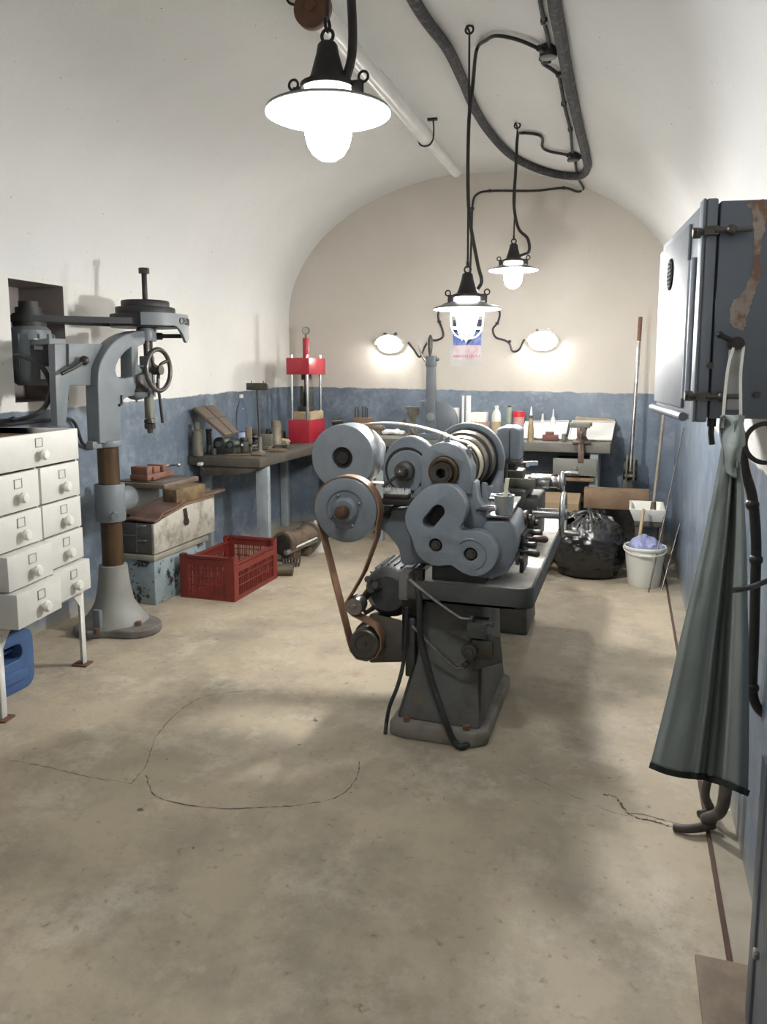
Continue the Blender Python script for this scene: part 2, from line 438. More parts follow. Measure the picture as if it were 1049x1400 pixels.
# ================================================================== LAMPS, PIPES AND CABLES OF THE VAULT
GLOBE = glow('lit_globe', (1.0, .98, .95), LAMP_S)
GLOBE2 = glow('lit_globe_caged', (1.0, .985, .96), LAMP_2)
GLOBEN = glow('lit_globe_near', (.95, .98, 1.0), LAMP_N)
BULK = glow('lit_bulkhead_glass', (1.0, .97, .92), BULK_S)
SHADEG = mat('grey_shade_enamel', (.16, .165, .16), .4)
COLLAR = glow('lit_collar_glass', (1.0, .98, .95), 6.)
def pendant(c, label, glass, cage, hang):
    t = thing('pendant_lamp', label, 'lamp', c, 'pendant lamps under the vault')
    x, y, z = c
    b = MB(); b.lathe([(.022, .185), (.028, .178), (.032, .155), (.048, .10), (.056, .082), (.078, .074), (.078, .06), (.0, .06)], c, n=28); b.lathe([(.022, .185), (0, .185)], c, n=28)
    cap = b.build('lamp_cap', IRON, t)
    for s in (-1, 1):
        e = MB(); e.box((x+s*.088, y, z+.058), (.03, .02, .035)); e.torus((x+s*.105, y, z+.085), (0, 1, 0), .014, .004, 16, 6); e.cyl((x+s*.1, y, z+.03), (x+s*.1, y, z+.075), .006)
        e.build('clamp_ear', IRON, cap)
    r = MB(); r.torus((x, y, z+.203), (0, 1, 0), .017, .005, 18, 8); r.torus((x, y, z+.232), (1, 0, 0), .017, .005, 18, 8); r.build('hanging_shackle', IRON, t)
    g = MB(); g.lathe([(.058, .03), (.066, .04), (.066, .058), (.058, .06)], c, n=32); g.build('collar_glass', COLLAR, t)
    s = MB(); s.lathe([(.06, .040), (.09, .034), (.175, .006), (.178, .0)], c, n=56); s.build('lamp_shade', SHADEG, t)
    s = MB(); s.lathe([(.058, .034), (.09, .029), (.172, .001), (.176, -.003), (.178, .0)], c, n=56); s.build('shade_lining', ENAMEL, t)
    b = MB(); gs = .86 if cage else 1.0; b.lathe([(.052, .03), (.06*gs, 0), (.065*gs, -.03), (.0655*gs, -.06), (.058*gs, -.09), (.044*gs, -.112), (.024*gs, -.126), (0, -.131)], c, n=36); b.build('lamp_globe', glass, t)
    if cage:
        w = MB()
        for k in range(3):
            a = PI*k/3+.3
            w.tube([(x+math.cos(a)*u, y+math.sin(a)*u, z+v) for u, v in ((-.086, 0), (-.087, -.05), (-.082, -.1), (-.055, -.142), (0, -.158), (.055, -.142), (.082, -.1), (.087, -.05), (.086, 0))], .0028, 6, sub=4)
        w.torus((x, y, z-.03), (0, 0, 1), .0875, .0028, 36, 6); w.torus((x, y, z-.1), (0, 0, 1), .082, .0028, 36, 6)
        w.build('wire_cage', ENAMEL, t)
    h = V(hang)
    k = MB(); k.tube([(x, y, z+.25), h-V((0, 0, .06)), h-V((0, 0, .03)), h-V((0.015, 0, .0))], .0055, 8)
    k.torus(h-V((0, 0, .02)), (0, 1, 0), .02, .006, 16, 6); k.build('hanging_rod', IRON, t)
    return t
# unseen fill light added behind the viewer to brighten faces turned this way
for yy_ in (-1.3,):
    ld = bpy.data.lights.new('fill_behind', 'POINT'); ld.energy = REAR_W; ld.color = (.96, .98, 1.0); ld.shadow_soft_size = .065
    lo_ = bpy.data.objects.new('fill_behind', ld); COL.objects.link(lo_); lo_.location = (-.84, yy_, 2.2)
# distant lamp, middle caged lamp, near lamp
zc = vault(-.84)
l2 = pendant((-.84, 4.09, 1.885), 'caged pendant lamp hanging lowest, directly above the lathe', GLOBE2, True, (-.853, 4.116, zc))
l3 = pendant((-.84, 5.72, 2.285), 'farthest pendant lamp, small uncaged globe over the back workbench', GLOBE, False, (-.834, 5.73, zc))
l1 = pendant((-.84, 2.12, 2.275), 'nearest pendant lamp, big bright globe high at the upper left', GLOBEN, False, (-.85, 2.13, zc))
def cablething(pts, r, label, m=IRON, sub=8, name='electric_cable', cat='cable', clips=(), group=None):
    t = MB(); t.tube(pts, r, 9, sub=sub); o = t.build(name, m); tag(o, label, cat, group)
    for c in clips:
        e = MB(); e.box(c, (.03, .03, .02)); e.sph(V(c)+V((0, 0, .0)), .016, n=10, m=6); e.build('cable_clip', IRON, o)
    return o
p = lambda pix, g: [PC(x, y, g) for x, y in pix]
hk = V((-.853, 4.116, zc))
cablething([(-.785, 4.09, 1.985), (-.765, 4.09, 2.03), (-.79, 4.09, 2.13), (-.835, 4.07, 2.4), (-.845, 4.09, 2.8), (-.83, 4.11, 3.02)] + p([(652, 68), (665, 55), (680, 49), (710, 55), (742, 69)], .02), .0095, 'black flex of the caged lamp looping up to the junction box')
cablething([(-.795, 5.72, 2.385), (-.73, 5.71, 2.41), (-.74, 5.71, 2.5), (-.81, 5.72, 2.58), (-.845, 5.72, 2.75), (-.838, 5.72, 2.95), (-.832, 5.73, 3.2)] + p([(712, 182), (735, 184), (742, 190), (742, 201), (752, 207), (778, 212)], .02), .011, 'black flex of the farthest lamp running to the lower junction box')
cablething([(-.79, 2.13, 2.36), (-.77, 2.13, 2.44), (-.775, 2.13, 2.6), (-.80, 2.13, 2.85), (-.84, 2.14, 3.25)], .013, 'black flex hanging beside the nearest pendant lamp')
# red-brown hook plate hanging at the near lamp's suspension
b = MB(); c0 = PY(428, 12, 2.35); b.cyl(c0+V((0, -.015, 0)), c0+V((0, .015, 0)), .06, n=32); b.cyl(c0+V((0, -.03, 0)), c0+V((0, .03, 0)), .015); o = b.build('pulley_disc', RUST, None, .004)
tag(o, 'red-brown round disc hanging behind the nearest pendant lamp', 'pulley')
h = MB(); h.tube([c0+V((0, 0, .01)), c0+V((0, 0, .3)), V((c0.x, c0.y, vault(c0.x)-.0))], .008, 8); h.build('suspension_rod', IRON, o)
# thick tarred cable: down the right of the vault, round and back up to the left
thick = p([(757, -60), (758, 0), (766, 45), (778, 110), (791, 170), (801, 212), (803, 230), (794, 240), (770, 240), (735, 231), (700, 213), (672, 184), (650, 150), (632, 108), (612, 66), (585, 30), (566, 0), (548, -35)], .035)
o = cablething(thick, .031, 'thick black tarred cable curving across the vault to the right', CABLE, 8, 'power_cable',
               clips=[PC(x, y, .02) for x, y in ((765, 40), (778, 105), (786, 137), (794, 178), (650, 150), (684, 200), (612, 66), (724, 226))])
second = p([(735, -20), (742, 20), (748, 45), (752, 66)], .02)
cablething(second, .010, 'thin cable entering the upper junction box from above', CABLE, 6, clips=[PC(744, 29, .02)])
cablething(p([(752, 84), (742, 86), (755, 95), (764, 104), (768, 122), (771, 140), (775, 157), (780, 178), (782, 200), (783, 208)], .02), .010, 'thin cable linking the two junction boxes along the vault', CABLE, 6, clips=[PC(x, y, .02) for x, y in ((764, 102), (771, 142), (780, 177))])
for (x, y, s, lb) in ((750, 72, .055, 'upper black junction box beside the thick cable'), (785, 215, .055, 'lower black junction box at the bend of the thick cable')):
    c = PC(x, y, .035); b = MB(); b.cyl(c+V((0, 0, -.025)), c+V((0, 0, .035)), s*.8, n=20)
    o = b.build('junction_box', RUBB, None, .006); tag(o, lb, 'junction box')
    for a in (0, 2.1, 4.2):
        e = MB(); e.cyl(c+V((math.cos(a)*s*.8, math.sin(a)*s*.8, 0)), c+V((math.cos(a)*s*1.5, math.sin(a)*s*1.5, 0)), .016, n=12); e.build('cable_gland', RUBB, o)
# wall cable to the bulkhead lamps
yb = YB-.014
w = lambda pix: [PY(x, y, yb) for x, y in pix]
cablething(p([(787, 222), (788, 232)], .02)+[PC(792, 246, .03)]+w([(798, 258), (790, 262), (771, 257), (730, 261), (672, 261), (652, 266), (646, 282), (645, 320), (643, 370), (641, 412)]), .010, 'thin black cable across the back wall behind the hanging lamps', IRON, 6, clips=w([(771, 257), (670, 261), (646, 285)]))
cablething(w([(641, 412), (612, 415), (601, 424), (600, 436), (605, 450), (606, 460), (598, 465), (588, 466), (581, 474), (574, 488), (566, 478), (558, 468)]), .010, 'thin wavy cable ending at the left bulkhead lamp', IRON, 6, clips=w([(601, 440)]))
cablething(w([(641, 412), (672, 417), (683, 426), (681, 440), (674, 450), (678, 461), (690, 465), (697, 470), (701, 480), (710, 478), (717, 464)]), .010, 'thin wavy cable ending at the right bulkhead lamp', IRON, 6, clips=w([(680, 442), (697, 467)]))
for (x, y, lb) in ((535, 471, 'left oval bulkhead lamp shining on the back wall'), (743, 467, 'right oval bulkhead lamp shining on the back wall')):
    c = PY(x, y, YB); t = thing('bulkhead_lamp', lb, 'lamp', c, 'bulkhead lamps on the back wall')
    b = MB(); b.prism([c+V((.13*math.cos(a), 0, .085*math.sin(a))) for a in [2*PI*i/40 for i in range(40)]], (0, -.035, 0))
    g = b.build('lamp_housing', WPLAS, t)
    for s in (-1, 1):
        e = MB(); e.cyl(c+V((s*.055, -.0, .1)), c+V((s*.055, -.035, .1)), .014, n=12); e.box(c+V((s*.055, -.02, .105)), (.02, .03, .02)); e.build('fixing_lug', STEEL, g)
    v_ = MB(); hv = [c+V((.145*math.cos(a), 0, .095*math.sin(a))) for a in [PI*i/24 for i in range(25)]]+[c+V((.132*math.cos(a), 0, .083*math.sin(a))) for a in [PI*i/24 for i in range(25)]][::-1]
    v_.prism(hv, (0, -.10, 0)); v_.build('added_visor', WPLAS, t)  # visor added to shield the wall above and throw the glow downward
    b = MB(); b.sph(c+V((0, -.03, 0)), .118, (1, .62, .64), 36, 24); b.build('lamp_glass', BULK, t)
# white pipe below the crown of the vault
xp, zp = -1.493, 3.25
A, B_, C_ = PX(360, -60, xp), PX(583, 190, xp), PX(624, 236, xp)
za = lambda q, z: V((xp, q.y, z))
b = MB(); b.cyl((xp, 2.3, zp), za(B_, zp), .055, n=24); o = b.build('ceiling_pipe', WPIPE)
tag(o, 'white painted pipe slung below the crown of the vault', 'pipe')
b = MB(); b.cyl(za(B_, zp), za(C_, zp), .041, n=24); b.build('narrow_pipe_end', WPIPE, o)
b = MB(); b.box((xp+.005, (2.3+B_.y)/2, zp+.056), (.05, B_.y-2.3, .012)); b.build('pipe_ridge', WPIPE, o)
for yh in (B_.y-.02, 3.4):
    h = MB(); top = vault(xp+.03)
    h.tube([(xp-.06, yh, zp+.02), (xp-.044, yh, zp-.042), (xp, yh, zp-.061), (xp+.044, yh, zp-.042), (xp+.061, yh, zp+.03), (xp+.055, yh, top)], .006, 8, sub=5)
    h.box((xp+.05, yh, top-.006), (.07, .03, .02)); h.build('pipe_hanger', IRON, o)
# ================================================================== LEFT WALL: DRAWER CABINET, DRILL PRESS, BOXES
# drawer cabinet, turned 8 degrees from the wall
a8 = math.radians(8.3)
du, dv = V((-math.sin(a8), math.cos(a8), 0)), V((math.cos(a8), math.sin(a8), 0))   # along the front (to the right), out of the front
O = V((-2.622, 2.60, 0))
cab = thing('drawer_cabinet', 'white metal drawer cabinet on legs at the left edge of the picture', 'cabinet', O - dv*.22 + du*.35)
cw, cd, z0, z1 = .70, .44, .415, 1.266
def cp(u, v, z): return O + du*u + dv*v + V((0, 0, z))
def cbox(b, u0, u1, v0, v1, za, zb):
    return b.hexa([cp(u0, v0, za), cp(u1, v0, za), cp(u1, v1, za), cp(u0, v1, za)], [cp(u0, v0, zb), cp(u1, v0, zb), cp(u1, v1, zb), cp(u0, v1, zb)])
b = MB()
cbox(b, 0, .012, -cd, 0, z0, z1); cbox(b, cw-.012, cw, -cd, 0, z0, z1); cbox(b, .012, cw-.012, -cd, -cd+.012, z0, z1)
cbox(b, .012, cw-.012, -cd+.012, -.002, z0, z0+.015); cbox(b, .012, cw-.012, -cd+.012, -.002, z1-.16, z1-.148)
cbox(b, .344, .358, -.03, -.004, z0, z1-.16); cbox(b, .012, cw-.012, -.36, -.35, z0, z1-.16)
b.build('carcass', WHITEP, cab, .002)
b = MB(); cbox(b, .014, cw-.014, -cd+.014, -.024, z1-.146, z1-.03); b.build('rust_brown_interior', mat('brown_interior', (.12, .05, .025), .8), cab)
knobm = WPLAS
def drawer(u0, u1, za, zb, out):
    b = MB(); cbox(b, u0, u1, -.05 if out > .02 else -.012, .016+out, za, zb)
    d = b.build('drawer', WHITEP, cab, .003)
    um = (u0+u1)/2+.01; zm = za+(zb-za)*.36
    k = MB(); c = cp(um, .016+out, zm); k.lathe([(.012, 0), (.012, .012), (.024, .018), (.027, .03), (.02, .041), (0, .045)], c, dv, 20); k.build('knob', knobm, d)
    h = MB(); zt = za+(zb-za)*.72; s = .028
    for (ua, ub, zz0, zz1) in ((um-s, um+s, zt+.018, zt+.022), (um-s, um+s, zt-.022, zt-.018), (um-s, um-s+.004, zt-.02, zt+.02), (um+s-.004, um+s, zt-.02, zt+.02)):
        cbox(h, ua, ub, .016+out, .0195+out, zz0, zz1)
    h.build('label_frame', mat('dull_frame', (.3, .295, .27), .5, .2), d)
    h = MB(); cbox(h, um-s+.004, um+s-.004, .016+out, .0175+out, zt-.018, zt+.018); h.build('label_card', WHITEP, d)
drawer(.004, cw-.004, z1-.157, z1, 0)
rows = [(.425, .583), (.592, .749), (.758, .915), (.924, 1.098)]
outs_r = [.035, .004, .0, .0]; outs_l = [.085, .05, .004, .0]
for (za, zb), orr, ol in zip(rows, outs_r, outs_l):
    drawer(.010, .342, za, zb, ol); drawer(.360, cw-.010, za, zb, orr)
for u in (.0, cw-.035):
    for v in (-.035, -cd):
        b = MB(); cbox(b, u, u+.035, v, v+.006 if v < -.1 else v+.035, .01, z0)
        if v > -.1:
            b = MB(); cbox(b, u, u+.035, .0, -.005, .01, z0); uu = u if u == 0 else u+.03; cbox(b, uu, uu+.005, -.035, -.005, .01, z0)
            s = 1 if u == 0 else -1; ue = u+.035 if u == 0 else u
            b.prism([cp(ue, 0, z0), cp(ue+s*.075, 0, z0), cp(ue, 0, z0-.09)], dv*-.005)
        lg = b.build('leg', WHITEP, cab, .0015)
        f = MB(); cbox(f, u-.02, u+.055, (v if v < -.1 else -.05)-.01, (v if v < -.1 else -.05)+.075, 0, .01); f.build('foot_plate', RUST, lg, .002)
b = MB(); cbox(b, 0, cw, -.012, .002, z0-.022, z0+.012); b.build('bottom_rail', WHITEP, cab, .002)

# blue jerry can lying below the cabinet
t = thing('jerry_can', 'blue plastic jerry can under the drawer cabinet', 'jerry can', (-2.93, 2.9, 0))
b = MB(); jx0, jx1, jy0, jy1, jz = -3.1, -2.80, 2.72, 3.0, .30
def rrect(x0, x1, y0, y1, r, n=6):
    out = []
    for cx, cy, a in ((x1-r, y1-r, 0), (x0+r, y1-r, PI/2), (x0+r, y0+r, PI), (x1-r, y0+r, 1.5*PI)):
        for k in range(n+1): out.append((cx+r*math.cos(a+PI/2*k/n), cy+r*math.sin(a+PI/2*k/n)))
    return out
o1 = rrect(jy0-.12, jy1, 0, jz, .06)
hole = rrect(jy0-.04, jy1-.075, .155, .235, .035)[::-1]
b.prism([(jx0, y, z) for y, z in o1], (jx1-jx0, 0, 0), [[(jx0, y, z) for y, z in hole]])
b.build('can_body', BLUEC, t, .02, 3)
b = MB(); r2 = rrect(jy0-.07, jy1-.05, .05, .11, .025); b.prism([(jx1-.004, y, z) for y, z in r2], (.012, 0, 0)); b.build('side_panel', BLUEC, t, .004)
b = MB(); b.box2((jx1-.07, jy0-.04, .185), (jx1-.05, jy1-.075, .205)); b.build('handle_bar', BLUEC, t, .006)
b = MB(); b.cyl((-2.88, 2.80, jz-.005), (-2.88, 2.80, jz+.03), .028); b.build('screw_cap', RUBB, t, .004)

# ---- drill press, laid out in the plane X = XD
XD = -2.95
def q(x, y, dx=0.): v = PX(x, y, XD); return V((XD+dx, v.y, v.z))
cY, sY = 3.842, 4.275
dr = thing('pillar_drill', 'grey belt-driven pillar drill standing against the left wall', 'drill press', (XD, cY, 0))
b = MB()
lob = []
for k in range(64):
    a = 2*PI*k/64; r = .235+.045*math.cos(3*a+.4)+.02*math.cos(2*a)
    if math.cos(a) < -.2: r *= .9
    lob.append((XD+.02+r*math.cos(a)*.98, cY+r*math.sin(a)*1.12))
b.prism([(x, y, 0) for x, y in lob], (0, 0, .05)); b.build('base_plate', mat('scuffed_base', (.17, .165, .15), .6, 0, (.08, .07, .055), 9, .7, bump=.1), dr, .02, 3)
b = MB(); b.lathe([(.20, .045), (.185, .07), (.15, .11), (.115, .17), (.098, .25), (.088, .33), (.082, .395), (.06, .398)], (XD, cY, 0), n=40)
b.build('base_casting', mat('beige_grey_casting', (.235, .235, .215), .5, 0, (.15, .145, .125), 5, .5), dr)
b = MB(); b.box((XD+.02, cY-.19, .105), (.05, .03, .13)); b.build('base_lug', GREYB, dr, .006)
for dx, dy in ((.2, -.05), (.0, .22), (.05, -.24)):
    b = MB(); b.cyl((XD+dx, cY+dy, .045), (XD+dx, cY+dy, .075), .018, n=6); b.build('anchor_bolt', RUST, dr)
b = MB(); b.cyl((XD, cY, .39), (XD, cY, 1.14), .0625, n=32); b.build('column', RUSTST, dr)
zt0, zt1 = q(0, 0).z, 0
zc0, zc1 = PX(150, 712, XD).z, PX(147, 662, XD).z
b = MB(); b.lathe([(.063, zc0), (.088, zc0), (.088, zc1), (.063, zc1)], (XD, cY, 0), n=32)
b.cyl((XD, cY, (zc0+zc1)/2), (XD+.0, sY-.03, .785), .085, .062, n=24); b.cyl((XD, sY-.03, .75), (XD, sY-.03, .845), .06, n=24)
b.build('table_bracket', GREYB, dr, .004)
b = MB(); b.cyl((XD+.08, cY-.07, .72), (XD+.12, cY-.12, .72), .022, n=6); b.build('clamp_nut', GREYB, dr)
b = MB(); b.hexa([(-3.08, 4.02, .842), (-2.69, 4.02, .842), (-2.69, 4.42, .842), (-3.08, 4.42, .842)], [(-3.08, 4.02, .872), (-2.69, 4.02, .872), (-2.69, 4.42, .872), (-3.08, 4.42, .872)])
b.build('work_table', mat('brown_stained_table', (.15, .105, .08), .5, .2, (.09, .06, .05), 9, .6), dr, .006)
b = MB(); b.hexa([(-3.05, 4.05, .872), (-2.72, 4.05, .872), (-2.72, 4.39, .872), (-3.05, 4.39, .872)], [(-3.05, 4.05, .877), (-2.72, 4.05, .877), (-2.72, 4.39, .877), (-3.05, 4.39, .877)])
b.build('table_inlay', DSTEEL, dr, .002)
# neck
outl = spline([q(x, y) for x, y in ((128, 606), (126.5, 560), (125.5, 525), (127, 503), (133, 487), (144, 471), (160, 459), (178, 453))], 5)
outl += [q(x, y) for x, y in ((190, 452), (190, 470), (181, 474), (181, 517))]
outl += spline([q(x, y) for x, y in ((175, 541), (166, 543), (160, 548), (157, 562), (156, 606))], 5)
hol = spline([q(x, y) for x, y in ((149.5, 506), (151, 499), (155, 491), (162, 482), (168, 477))], 4)+[q(172, 474), q(173, 515)]+spline([q(162, 517), q(154, 516), q(151, 512)], 3)
b = MB(); b.prism([v+V((-.045, 0, 0)) for v in outl], (.09, 0, 0), [[v+V((-.045, 0, 0)) for v in hol[::-1]]])
b.build('gooseneck_arm', GREYB, dr, .012, 3)
ztop = PX(146, 606, XD).z
b = MB(); b.cyl((XD, cY, ztop-.02), (XD, cY, ztop+.02), .085, n=32); b.box((XD, cY-.1, ztop+.0), (.05, .12, .045)); b.build('column_collar', GREYB, dr, .006)
pl = [q(x, y, -.05) for x, y in ((76, 470), (142, 470), (127, 503), (126, 527), (97, 527), (95, 540), (92, 583), (80, 583), (77.5, 530))]
b = MB(); b.prism(pl, (.045, 0, 0)); b.build('motor_bracket', GREYB, dr, .006)
b = MB(); b.hexa([q(92, 470, -.005), q(127, 470, -.005), q(118, 501, -.005), q(92, 501, -.005)][::1], [q(92, 470, .012), q(127, 470, .012), q(118, 501, .012), q(92, 501, .012)]); b.build('slide_plate', GREYB, dr, .003)
b = MB(); b.tube([q(78, 511, .03), q(90, 503, .05), q(101, 496, .05)], .011, 10); b.sph(q(105, 493, .05), .027); b.build('clamp_lever', IRON, dr)
# head
hz0, hz1 = PX(205, 467, XD).z, PX(205, 449, XD).z
b = MB(); b.lathe([(0, hz0), (.062, hz0), (.062, hz1), (.05, hz1), (.05, hz1+.03), (0, hz1+.03)], (XD, sY, 0), n=32); b.build('spindle_bearing', GREYB, dr, .004)
pz = [PX(200, y, XD).z for y in (444, 431, 421, 412)]
for nm, (za, zb), r in (('pulley_step', (pz[0]-.02, pz[1]), .218), ('pulley_step', (pz[1], pz[2]), .183), ('pulley_step', (pz[2], pz[3]), .148)):
    b = MB(); h = zb-za; b.lathe([(0, 0), (r-.004, 0), (r, .004), (r, h-.006), (r-.004, h), (0, h)], (XD, sY, za), n=56); b.build(nm, mat('black_pulley', (.012, .012, .013), .5, 0, (.03, .028, .03), 10, .5), dr)
b = MB(); b.cyl((XD, sY, pz[3]), (XD, sY, pz[3]+.185), .017, n=16); b.cyl((XD, sY, pz[3]+.17), (XD, sY, pz[3]+.205), .034, n=6); b.build('drawbar_screw', IRON, dr, .002)
# guard with cast letters
GA0, GA1, GR = math.radians(-62), math.radians(50), .262
gz1 = PX(200, 433, XD).z+.01
def gbot(a):
    d = math.degrees(a); return gz1-.075-(.105*max(0, min(1, (d+14)/26))**1.4)*(1 if d < 12 else max(.3, 1-(d-12)/45))
def gp(r, a, z): return (XD+r*math.cos(a), sY+r*math.sin(a), z)
b = MB()
def gsurf(u, v):
    a = GA0+(GA1-GA0)*u; r = GR if v < .5 else GR-.018
    return None
prof = 28
ring = []
for i in range(prof+1):
    a = GA0+(GA1-GA0)*i/prof
    ring.append([b.bm.verts.new(gp(r, a, z)) for r, z in ((GR, gz1), (GR, gbot(a)), (GR-.018, gbot(a)), (GR-.018, gz1))])
for i in range(prof):
    for k in range(4): b._f([ring[i][k], ring[i][(k+1) % 4], ring[i+1][(k+1) % 4], ring[i+1][k]])
b._f(ring[0]); b._f(ring[-1][::-1])
gd = b.build('belt_guard', GREYB, dr)
b = MB()
for ch, dg in zip('CASSOC', (2, 9.5, 17, 24.5, 32, 40)):
    a = math.radians(dg-4); me = text_mesh(ch, .062, .003)
    b.add_mesh(me, frame(gp(GR+.002, a, gz1-.045), (-math.sin(a), math.cos(a), 0), (0, 0, 1)))
b.build('cast_letters', GREYD, gd)
b = MB(); b.cyl((XD+.02, sY+.05, hz0+.035), gp(GR-.02, math.radians(30), hz0+.035), .013); b.cyl((XD+.03, sY+.05, hz0+.035), (XD+.05, sY+.09, hz0+.035), .024, n=12); b.build('guard_stay', IRON, dr)
b = MB(); zq = PX(206, 540, XD).z; b.cyl((XD, sY, zq), (XD, sY, hz0), .022, n=20); b.cyl((XD+.035, sY, zq), (XD+.035, sY, hz0), .009, n=10); b.build('spindle', DSTEEL, dr)
zc_ = PX(207, 572, XD).z; ze = PX(207, 592, XD).z
b = MB(); b.cyl((XD, sY, zc_), (XD, sY, zq+.03), .03, n=24); b.build('quill', OLIVE, dr)
b = MB(); h = zc_-ze; b.lathe([(0, 0), (.017, 0), (.02, h*.28), (.033, h*.3), (.036, h*.42), (.036, h*.62), (.03, h*.68), (.038, h*.72), (.034, h*.95), (0, h)], (XD, sY, ze), n=24); b.build('drill_chuck', DSTEEL, dr)
# feed gear housing and handwheel
gc = q(186, 524); b = MB(); b.cyl((XD-.05, gc.y, gc.z), (XD+.05, gc.y, gc.z), .062, n=32)
b.cyl((XD, gc.y, PX(186, 536, XD).z), (XD, gc.y, PX(186, 512, XD).z), .078, n=32); b.build('feed_gear', IRON, dr, .004)
b = MB(); zb_ = PX(186, 536, XD).z; b.lathe([(.078, 0), (.066, -.025), (.035, -.045), (.008, -.05), (.006, -.065), (0, -.065)], (XD, gc.y, zb_), n=28); b.lathe([(.07, 0), (0, 0)], (XD, gc.y, zb_), n=28); b.build('gear_dome', GREYB, dr)
b = MB(); hh = q(192, 506); b.cyl((XD, hh.y-.05, hh.z), (XD, sY-.02, hh.z), .032, n=20); b.cyl((XD, hh.y-.085, hh.z), (XD, hh.y-.05, hh.z), .04, n=20); b.box((XD, sY-.005, q(200, 515).z), (.07, .07, .26)); b.build('feed_housing', GREYB, dr, .006)
hx = .135
wc = PX(217, 506, XD+hx); R = .128
b = MB(); b.torus(wc, (1, 0, 0), R, .0145, 44, 10); b.cyl(wc-V((.04, 0, 0)), wc+V((.02, 0, 0)), .03, n=20)
for a in (.5, 2.2, 4.6):
    b.tube([wc+V((0, .02*math.cos(a), .02*math.sin(a))), wc+V((-.01, .06*math.cos(a+.2), .06*math.sin(a+.2))), wc+V((0, R*math.cos(a), R*math.sin(a)))], .011, 8, sub=4)
hw = b.build('handwheel', DSTEEL, dr)
b = MB(); b.cyl((XD, wc.y, wc.z), wc, .016, n=14); b.build('feed_shaft', STEEL, dr)
b = MB(); b.tube([wc+V((-.03, .02, -.08)), PX(218, 540, XD+hx-.02), PX(222.5, 578, XD+hx-.02)], .0095, 10); b.build('feed_lever', IRON, dr)
b = MB(); b.tube([q(157, 540, .05), q(157, 552, .05), q(153, 554, .05)], .008, 8); b.build('stop_pin', IRON, dr)
# motor in the niche, its pulley and the belt
mx = -3.375; mc = PX(42, 470, mx); mz0, mz1 = PX(44, 520, mx).z, PX(44, 452, mx).z
b = MB(); b.lathe([(0, mz0-.03), (.08, mz0-.03), (.115, mz0), (.115, mz0+.02), (.125, mz0+.02), (.125, mz1-.02), (.115, mz1-.02), (.115, mz1), (.07, mz1+.04), (0, mz1+.04)], (mx, mc.y, 0), n=40)
for k in range(14):
    a = 2*PI*k/14; b.box((mx+.128*math.cos(a), mc.y+.128*math.sin(a), (mz0+mz1)/2), (.016, .008, mz1-mz0-.05), (0, 0, a))
mo = b.build('motor', GREYB, dr)
for (x0, y0, x1, y1) in ((45, 463, 57, 478), (54, 501, 79, 518)):
    A_, B2 = PX(x0, y0, mx+.13), PX(x1, y1, mx+.13); e = MB(); e.hexa([(mx+.135, A_.y, A_.z), (mx+.135, B2.y, A_.z), (mx+.135, B2.y, B2.z), (mx+.135, A_.y, B2.z)], [(mx+.139, A_.y, A_.z), (mx+.139, B2.y, A_.z), (mx+.139, B2.y, B2.z), (mx+.139, A_.y, B2.z)]); e.build('paper_label', PAPER, mo)
pzc = (pz[0]+pz[1])/2-.02
b = MB(); b.lathe([(0, -.06), (.092, -.06), (.092, .02), (.075, .02), (.075, .055), (.055, .055), (.055, .09), (0, .09)], (mx, mc.y, pzc+.01), n=32); b.cyl((mx, mc.y, mz1+.02), (mx, mc.y, pzc-.04), .03); b.build('motor_pulley', RUBB, dr)
b = MB()
A_ = V((mx, mc.y, pzc)); B2 = V((XD, sY, pzc)); r1, r2 = .096, .224
d = (B2-A_); L = d.length; d.normalize(); nrm = V((-d.y, d.x, 0)); sn = (r2-r1)/L; phi = math.acos(sn)
base_a = math.atan2(d.y, d.x); path = []
for k in range(13):
    a = base_a+phi+(2*PI-2*phi)*k/12; path.append(A_+V((math.cos(a), math.sin(a), 0))*r1)
for k in range(17):
    a = base_a-phi+2*phi*k/16; path.append(B2+V((math.cos(a), math.sin(a), 0))*r2)
b.tube(path, .01, closed=True, flat=(.018, .008), up=(0, 0, 1)); b.build('drive_belt', RUBB, dr)
b = MB(); b.hexa(*[[V((x_, y_, z)) for x_, y_ in ((mx-.05, mc.y), (mx+.10, mc.y-.11), (XD-.045, q(84, 500).y-.03), (XD-.045, q(84, 500).y+.1), (mx+.08, mc.y+.10))] for z in (mz0+.2, mz0+.23)]); b.build('motor_plate', GREYB, dr)
# cables by the drill
cablething([PX(20, 487, -3.27), PX(30, 487, -3.2), PX(48, 494, -3.08)]+[PX(x, y, -3.04) for x, y in ((62, 508), (69, 530), (64, 552), (50, 566))]+[PX(30, 573, -3.14)]+[PX(x, y, -3.25) for x, y in ((15, 575), (-12, 577))], .014, 'black flexible cable looping from the drill motor to the left', RUBB, 8, clips=[PX(18, 573, -3.25)])
cablething([PX(x, y, -3.31) for x, y in ((-10, 582), (20, 579), (50, 576), (75, 574), (95, 573), (103, 580), (108, 594), (113, 606), (122, 611), (134, 611))], .011, 'black cable along the blue wall behind the drill column', RUBB, 8)
